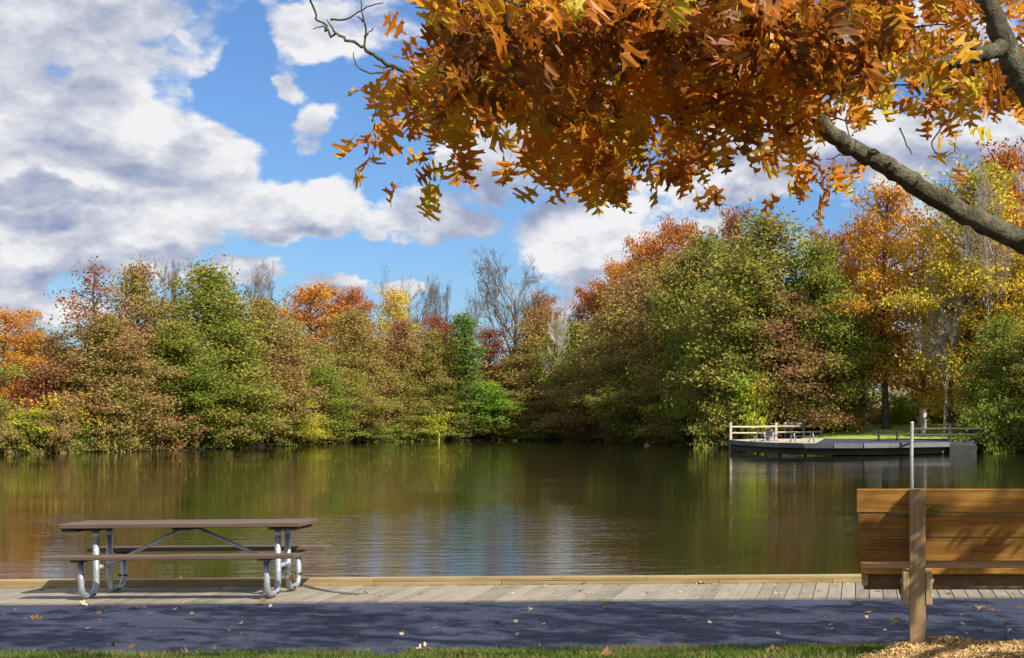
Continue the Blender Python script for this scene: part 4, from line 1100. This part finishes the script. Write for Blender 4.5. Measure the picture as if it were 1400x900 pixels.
limb([(tx, ty, tz - .4), (tx, ty, tz + .4), (2.89, 7.68, 1.3), crotch], .30, .22, 14, name='trunk')
up1 = limb([crotch, (2.23, 7.6, 2.5), (1.5, 7.5, 3.05), P(1440, 170, 7.45), P(1398, 105, 7.4), P(1372, 55, 7.35), P(1345, -5, 7.3), P(1315, -70, 7.2), (.27, 7.0, 5.3), (-.2, 6.8, 6.2)], .088, .04, 12, lump=.05)
main = limb([crotch, (1.83, 7.6, 2.30), P(1440, 352, 7.6), P(1400, 332, 7.6), P(1330, 297, 7.5), P(1265, 262, 7.4), P(1215, 228, 7.3), P(1170, 205, 7.2), P(1130, 175, 7.1), P(1105, 148, 7.0), P(1085, 120, 6.9), P(1050, 85, 6.8), P(985, 60, 6.6), P(900, 40, 6.4), P(800, 45, 6.2), P(700, 60, 6.1)], .070, .020, 12, lump=.05)
limb([P(1075, 140, 6.95), P(1035, 155, 6.9), P(970, 158, 6.8), P(900, 150, 6.7), P(830, 150, 6.6), P(740, 150, 6.5), P(660, 140, 6.4), P(590, 120, 6.3)], .028, .009, 7)
limb([P(1372, 62, 7.35), P(1345, 72, 7.2), P(1300, 84, 7.1), P(1255, 82, 7.0), P(1200, 60, 6.9), P(1130, 40, 6.7)], .045, .015, 8)
limb([P(1030, 92, 6.7), P(1005, 130, 6.6), P(985, 165, 6.5), P(966, 205, 6.5)], .018, .006, 6)
limb([P(1345, 72, 7.2), P(1320, 60, 7.1), P(1290, 62, 7.0)], .018, .012, 6)
# bare twig at the left
bt = [P(600, 118, 6.3), P(572, 107, 6.2), P(540, 92, 6.2), P(505, 72, 6.2), P(480, 55, 6.2), P(450, 42, 6.2), P(432, 20, 6.2), P(424, -5, 6.2)]
limb(bt, .011, .004, 6, name='twig', lump=.02)
for tw_ in ([P(497, 66, 6.2), P(500, 40, 6.2), P(494, 15, 6.2), P(494, -10, 6.2)], [P(447, 40, 6.2), P(440, 36, 6.2), P(428, 40, 6.2)], [P(458, 47, 6.2), P(452, 35, 6.2), P(446, 27, 6.2)],
            [P(540, 92, 6.2), P(520, 100, 6.2), P(500, 98, 6.2), P(487, 88, 6.2), P(483, 72, 6.2)], [P(452, 27, 6.2), P(478, 25, 6.2), P(500, 10, 6.2), P(524, 4, 6.2)],
            [P(498, 50, 6.2), P(505, 45, 6.2), P(510, 38, 6.2)], [P(496, 30, 6.2), P(489, 22, 6.2)], [P(535, 90, 6.2), P(520, 92, 6.2), P(510, 88, 6.2)],
            [P(560, 140, 6.3), P(530, 160, 6.2), P(515, 150, 6.2), P(497, 148, 6.2)], [P(570, 128, 6.3), P(545, 122, 6.2), P(533, 118, 6.2)],
            [P(1290, 170, 7.0), P(1275, 195, 7.0), P(1285, 215, 7.0), P(1305, 208, 7.0)], [P(1230, 175, 7.0), P(1240, 200, 7.0), P(1248, 212, 7.0)],
            [P(680, 180, 6.5), P(695, 190, 6.5), P(710, 192, 6.5)]):
    limb(tw_, .005, .0022, 4, sub=4, wob=.01, name='twig', lump=.02)
nv = len(SK)
for pts_ in ([crotch, (3.27, 7.0, 3.0), (3.75, 6.2, 4.4), (4.14, 5.4, 5.6)], [crotch, (3.41, 8.1, 3.2), (4.19, 8.6, 4.4), (5.10, 9.0, 5.2)], [(2.89, 7.68, 1.4), (3.86, 6.6, 2.6), (4.94, 5.4, 3.6), (6.00, 4.3, 4.3)],
             [(1.50, 7.5, 3.05), (1.78, 6.5, 4.0), (1.94, 5.4, 5.0), (1.87, 4.4, 5.6)], [(0.27, 7.0, 5.3), (-1.17, 7.6, 5.9), (-2.87, 8.0, 6.2)], [(3.27, 7.0, 3.0), (2.83, 7.6, 4.4), (2.11, 8.1, 5.8), (1.33, 8.0, 6.6)],
             [(1.94, 5.4, 5.0), (0.66, 4.9, 5.2), (-0.67, 4.6, 5.2)], [(-0.19, 6.8, 6.2), (-1.25, 6.2, 6.0), (-2.60, 6.0, 5.7), (-3.72, 6.1, 5.4)], [(2.11, 8.1, 5.8), (0.59, 8.6, 5.9), (-0.88, 8.9, 5.9)],
             [(3.27, 7.0, 3.0), (3.15, 5.8, 3.6), (3.10, 4.7, 4.2)], [(4.19, 8.6, 4.4), (3.70, 9.0, 5.4), (2.90, 9.0, 6.2)]):
    limb(pts_, .075, .02, 7, name='limb')

mask_poly = np.array([(590, -20), (598, 40), (592, 88), (560, 72), (546, 108), (572, 124), (535, 140), (505, 178), (506, 208), (528, 218), (556, 200), (575, 228), (592, 252), (604, 240), (614, 200), (640, 190), (690, 192), (700, 152), (735, 145),
                      (752, 175), (738, 212), (748, 250), (788, 266), (838, 270), (872, 268), (888, 248), (905, 225), (945, 252), (968, 258), (978, 225), (1030, 236), (1065, 225), (1098, 250), (1122, 274), (1148, 255), (1182, 245), (1190, 228), (1170, 205), (1150, 180),
                      (1195, 172), (1235, 160), (1250, 178), (1282, 160), (1318, 165), (1345, 145), (1420, 165), (1420, -20)])


def inpoly(x, y, pl):
    ins = np.zeros(x.shape, bool)
    for i in range(len(pl)):
        a, b = pl[i], pl[(i + 1) % len(pl)]
        ins ^= ((a[1] > y) != (b[1] > y)) & (x < (b[0] - a[0]) * (y - a[1]) / (b[1] - a[1] + 1e-12) + a[0])
    return ins


rng = np.random.RandomState(31)
NCL = 375
px = rng.uniform(490, 1430, 9000); py = rng.uniform(-40, 285, 9000); ok = inpoly(px, np.maximum(py + 28, -15), mask_poly) & (inpoly(px - 30, np.maximum(py + 10, -15), mask_poly) | (px > 900) | (py > 115))
# thin parts: upper right, sky gaps
thin = np.zeros(9000); thin += ((px > 1215) & (py < 70)) * .62; thin += ((px > 1150) & (py > 120)) * .25; thin += ((px > 640) & (px < 735) & (py > 100)) * .35
thin += (noise2(px, py, 38, 15) < .42) * .85; thin += (py > 170) * .10
ok &= rng.rand(9000) > thin
px, py = px[ok][:NCL], py[ok][:NCL]
dep = 4.9 + 2.2 * np.clip(py / 250, 0, 1) + rng.normal(0, .35, len(px)) + .6 * (px > 1180)


def line_dist(px, py, pl):
    best = np.full(px.shape, 1e9)
    for a, b in zip(pl[:-1], pl[1:]):
        a = np.array(a, float); b = np.array(b, float); e = b - a; t_ = np.clip(((px - a[0]) * e[0] + (py - a[1]) * e[1]) / (e @ e), 0, 1)
        best = np.minimum(best, np.hypot(px - a[0] - t_ * e[0], py - a[1] - t_ * e[1]))
    return best


nearlimb = (line_dist(px, py, [(1345, -20), (1372, 55), (1398, 110), (1420, 160)]) < 62) | (line_dist(px, py, [(1372, 62), (1300, 84)]) < 34) | (line_dist(px, py, [(1125, 165), (1180, 205), (1400, 332)]) < 50)
dep = np.where(nearlimb, 8.0 + .3 * rng.rand(len(px)), dep)
cl = [P(a, b, d_) for a, b, d_ in zip(px, py, dep)]
nin = len(cl)
# explicit outliers
for a, b in [(615, 235), (585, 245), (698, 205), (1305, 205), (1120, 262), (1098, 255), (850, 265), (965, 255), (515, 200)]:
    cl.append(P(a, b - 10, 7.0))
nin = len(cl)
# crown outside the view, reaching up over path and bench
cnt = 0; tries = 0; up_cl = np.array([c_ for c_, b_ in zip(cl, py) if b_ < 130])
cc = np.array([2.1, 7.3, 5.2])
while cnt < 1150 and tries < 150000:
    tries += 1
    u = rng.normal(size=3); u /= np.linalg.norm(u); q = cc + u * np.array([7.4, 4.6, 2.9]) * rng.uniform(.35, 1) ** .6
    if q[2] < 2.9 + .12 * abs(q[0] - 1.8): continue
    # keep clear of the view
    if q[1] > .5:
        X_ = q[0] / q[1] * F + CX; Yp_ = CY - (q[2] - EYE) / q[1] * F
        if Yp_ > -110 and X_ < 1460: continue
        if X_ >= 1450 and Yp_ > 40 and q[1] < 7.2 and rng.rand() < .5: continue
    sy = q[1] + SKY * q[2]; sx_ = q[0] + SKX * q[2]
    if sy > 13.98 + .25 * math.sin(sx_ * 1.7) + EDGE * sx_: continue
    bY = q[1] + SKY * (q[2] - 1.2); bX = q[0] + SKX * (q[2] - 1.2); onb = abs(bY - 8) < .4 and -.2 < bX < 1.4
    e3 = q - up_cl; al = e3 @ SUNV; pr = np.linalg.norm(e3 - al[:, None] * SUNV, axis=1)
    if ((pr < .52) & (al > .25)).any() and rng.rand() < .97: continue
    if rng.rand() > (0.35 if onb else .9 if sy > 10.9 else .75 if sy > 8.3 else .25): continue
    if noise2(np.array([sx_ * .6]), np.array([sy * 1.6]), 1.0, 44)[0] < .30: continue
    cl.append(q); cnt += 1
# branches that throw the dappled shade on the bench and across the path
for k in range(900):
    if k < 30: tx_, ty_, tz_, h_ = rng.uniform(.0, 1.35), 8.0, rng.uniform(.55, 1.45), rng.uniform(1.5, 2.2)
    else: tx_, ty_, tz_, h_ = rng.uniform(-9.5, 1.5), rng.uniform(11.3, 13.8), 0, rng.uniform(3.6, 7.2)
    if k >= 30 and noise2(np.array([tx_ * .5]), np.array([ty_ * 2.2]), 1.0, 61)[0] < .42: continue
    q = np.array([tx_ - SKX * h_, ty_ - SKY * h_, tz_ + h_])
    X_ = q[0] / q[1] * F + CX; Yp_ = CY - (q[2] - EYE) / q[1] * F
    if q[1] < .5 or (Yp_ > -110 and X_ < 1480) or q[0] < -6 or (k >= 30 and rng.rand() < .45): continue
    if k >= 30:
        e3 = q - up_cl; al = e3 @ SUNV; pr = np.linalg.norm(e3 - al[:, None] * SUNV, axis=1)
        if ((pr < .36) & (al > .25)).any() and rng.rand() < .9: continue
    if k < 30 and k % 3 == 0: continue
    cl.append(q)
cl = np.array(cl)

# twigs: join each cluster to the nearest part of the skeleton or earlier cluster
nodes = np.array(SK)[:, :3]; tw = MB()
order = np.argsort([np.min(np.linalg.norm(nodes - c_, axis=1)) for c_ in cl])
dirs = np.zeros((len(cl), 3))
for k in order:
    c_ = cl[k]; dd = np.linalg.norm(nodes - c_, axis=1); j = np.argmin(dd); a = nodes[j]; L_ = dd[j]
    mid1 = a + (c_ - a) * .35 + rng.normal(0, .06, 3) * L_ + [0, 0, .06 * L_]; mid2 = a + (c_ - a) * .7 + rng.normal(0, .06, 3) * L_ + [0, 0, .08 * L_]
    V, Q = tube_np([a, mid1, mid2, c_], [.0035 + .006 * min(L_, 1.5), .0035 + .004 * min(L_, 1.5), .0035, .0025], 4); tw.add(V - O, Q)
    dirs[k] = unit(c_ - mid2); nodes = np.vstack([nodes, c_, mid2, mid1])
tw.obj('twigs', BRKO, oak, smooth=True)['kind'] = 'stuff'


def leaf_mats(C, dirs, rng, per, size):
    out = []
    for c_, d_ in zip(C, dirs):
        n = rng.randint(per[0], per[1] + 1)
        for i in range(n):
            g_ = unit(d_ * .45 + rng.normal(size=3) * np.array([.75, .45, .7]) + np.array([0, 0, -.65])); nrm = unit(np.cross(g_, rng.normal(size=3)) + np.array([.25, -.75, .25])); nrm = unit(nrm - g_ * (nrm @ g_)); xx = np.cross(g_, nrm)
            s = size * rng.uniform(.7, 1.2); p = c_ + rng.normal(size=3) * .055
            out.append((p + g_ * .22 * s, xx * s, g_ * s, nrm * s, rng.randint(8)))
    return out


Lin = leaf_mats(cl[:nin], dirs[:nin], rng, (5, 8), .140); Lout = leaf_mats(cl[nin:], dirs[nin:], rng, (7, 11), .15)


def inframe(p):
    X_ = p[0] / p[1] * F + CX; Y_ = CY - (p[2] - EYE) / p[1] * F; return 0 < X_ < 1400 and 0 < Y_ < 300


vis = [(l[0][1], i) for i, l in enumerate(Lin) if inframe(l[0])]; vis.sort(); near_i = set(i for _, i in vis[:300])
for me in leaves: me.materials.append(OAKL)
for i in sorted(near_i):
    p, xx, yy, zz, v = Lin[i]
    o = bpy.data.objects.new('leaf', leaves[v]); COL.objects.link(o); o.parent = oak
    o.matrix_local = Matrix(((xx[0], yy[0], zz[0], p[0] - O[0]), (xx[1], yy[1], zz[1], p[1] - O[1]), (xx[2], yy[2], zz[2], p[2] - O[2]), (0, 0, 0, 1)))
mb = MB()
for i, (p, xx, yy, zz, v) in enumerate(Lin + Lout):
    if i < len(Lin) and i in near_i: continue
    lv, Tr, Qd = larr[v]; mb.add(p - O + lv @ np.stack([xx, yy, zz]), Qd, Tr)
o = mb.mesh('foliage', fix=False); o = link('foliage', o, OAKL, oak); o['kind'] = 'stuff'

# ------------------------------------------------------------------ fallen leaves
fl = random.Random(8)


def fallen(px, py, s, mt, label, group=None, surf='path', n=1):
    zb = {'path': .0, 'deck': .016, 'grass': None, 'curb': .095}[surf]
    if zb is None:
        g_ = None
        for Y in np.arange(8.2, 11.4, .02):
            z_ = P(px, py, Y)[2]; gx = P(px, py, Y)[0]
            if z_ <= -.07 + float(bank(gx, Y)) + .04: g_ = np.array([gx, Y, -.03 + float(bank(gx, Y))]); break
        if g_ is None: return
    else: g_ = G(px, py, zb)
    me = leaves[fl.randrange(8)]
    o = bpy.data.objects.new('fallen_leaf', me); COL.objects.link(o); o.location = (g_[0], g_[1], g_[2] + .012)
    o.rotation_euler = (fl.uniform(-.4, .4), fl.uniform(-.4, .4), fl.uniform(0, 6.28)); o.scale = (s, s, s)
    o.material_slots[0].link = 'OBJECT'; o.material_slots[0].material = mt
    tag(o, label, 'leaf', group)


for (px, py, s, mt, surf, lab) in [
    (8, 798, .16, PALEL, 'deck', 'pale curled leaf at the left end of the planks'), (27, 799, .14, PALEL, 'deck', 'pale leaf right of the first one by the edge timber'),
    (218, 799, .16, PALEL, 'deck', 'pale leaf under the table beside the orange leaf pile'), (232, 799, .19, DRYL, 'deck', 'big orange tan leaf under the middle of the table'),
    (244, 799, .16, DRYL, 'deck', 'orange tan leaf at the right of the pile under the table'), (371, 799, .15, PALEL, 'deck', 'pale leaf behind the right table legs'),
    (457, 799, .17, PALEL, 'deck', 'pale frilly leaf by the edge timber right of the table'), (469, 800, .13, PALEL, 'deck', 'small pale leaf touching the frilly one'),
    (107, 826, .13, PALEL, 'deck', 'pale leaf at the foot of the left front leg'), (186, 830, .12, DRYL, 'path', 'brown leaf on the path edge below the table'),
    (242, 832, .17, PALEL, 'path', 'pale crumpled leaf on the path edge under the table'), (299, 830, .13, DRYL, 'path', 'orange leaf on the path edge left of the right legs'),
    (357, 828, .14, DRYL, 'path', 'dark rust leaf at the foot of the right front leg'), (37, 846, .16, DRYL, 'path', 'dark curled leaf on the asphalt at the left'),
    (437, 861, .10, DRYL, 'path', 'small dark leaf on the asphalt right of the table'), (716, 799, .12, PALEL, 'deck', 'pale leaf against the timber at the middle'),
    (805, 798, .14, DRYL, 'deck', 'brown leaf below the timber right of the middle'), (806, 814, .14, PALEL, 'deck', 'pale and yellow leaf on the planks right of the middle'),
    (834, 831, .13, DRYL, 'path', 'reddish leaf at the near edge of the planks'), (524, 815, .12, PALEL, 'deck', 'pale upright leaf on the planks right of the chain'),
    (488, 812, .13, PALEL, 'deck', 'flat pale leaf at the end of the chain'), (938, 796, .13, DRYL, 'deck', 'tan leaf under the timber before the green reflection'),
    (968, 797, .17, PALEL, 'deck', 'pale leaf beside the tan one under the timber'), (981, 797, .14, DRYL, 'deck', 'orange leaf right of the pale one under the timber'),
    (1118, 808, .12, DRYL, 'deck', 'orange leaf on the planks left of the bench'), (1198, 808, .11, DRYL, 'deck', 'small brown leaf on the planks below the bench end'),
    (1170, 826, .13, DRYL, 'path', 'reddish leaf lying left of the bench post'), (1187, 839, .13, DRYL, 'path', 'orange brown leaf left of the bench post'),
    (1149, 840, .09, PALEL, 'path', 'small pale leaf far left of the bench post'), (1222, 856, .15, DRYL, 'path', 'long rust leaf touching the left of the bench post'),
    (1236, 858, .15, DRYL, 'path', 'rust leaf just behind the bench post'), (1274, 847, .14, DRYL, 'path', 'rust leaf right of the bench post'),
    (1333, 829, .15, DRYL, 'path', 'curled brown leaf farther right on the path'), (1353, 832, .14, DRYL, 'path', 'flat brown leaf beside the curled one'),
    (1338, 836, .09, PALEL, 'path', 'small white leaf in front of the curled brown one'), (1300, 812, .12, PALEL, 'deck', 'pale leaf on the planks seen under the bench'),
    (1340, 863, .13, DRYL, 'path', 'brown leaf near the grass at the right'), (1398, 830, .12, DRYL, 'path', 'reddish leaf at the right edge of the path'),
    (545, 826, .12, DRYL, 'path', 'dark leaf at the plank edge right of the chain'), (688, 853, .10, DRYL, 'path', 'small brown leaf in the middle of the path'),
    (150, 882, .15, DRYL, 'path', 'dark leaf standing at the near edge of the path'), (245, 875, .12, DRYL, 'path', 'grey brown leaf near the grass edge'),
    (555, 880, .15, DRYL, 'grass', 'rust leaf standing in the near grass edge'), (41, 886, .14, PALEL, 'grass', 'pale arched leaf in the grass at the left'),
    (260, 893, .17, PALEL, 'grass', 'pale brown leaf in the grass below the table'), (594, 892, .15, PALEL, 'grass', 'silvery leaf lying in the near grass'),
    (725, 889, .13, PALEL, 'grass', 'grey leaf in the grass at the middle'), (738, 897, .13, DRYL, 'grass', 'tan leaf at the bottom of the grass'),
    (760, 886, .15, DRYL, 'grass', 'dark brown leaf in the grass right of the grey one'), (990, 884, .15, DRYL, 'grass', 'brown leaf in the grass before the bench'),
    (330, 888, .15, DRYL, 'grass', 'brown leaf in the shaded grass'), (1372, 880, .20, DRYL, 'grass', 'big grey brown leaf on the mulch at the right')]:
    fallen(px, py, s, mt, lab, None, surf)
for i in range(70):
    px = fl.uniform(0, 1400); py = fl.uniform(828, 872)
    fallen(px, py, fl.uniform(.03, .07), fl.choice([DRYL, PALEL]), 'tiny leaf scrap among the litter on the asphalt path', 'leaf scraps on the path', 'path')
for i in range(40):
    px = fl.uniform(0, 1400)
    fallen(px, fl.uniform(797, 818) - px * .004, fl.uniform(.03, .07), fl.choice([DRYL, PALEL]), 'tiny leaf scrap among the litter on the planks', 'leaf scraps on the planks', 'deck')
for i in range(60):
    px = fl.uniform(0, 1180)
    fallen(px, fl.uniform(878, 899), fl.uniform(.07, .13), fl.choice([DRYL, DRYL]), 'brown fallen leaf among the others in the near grass', 'fallen leaves in the grass', 'grass')
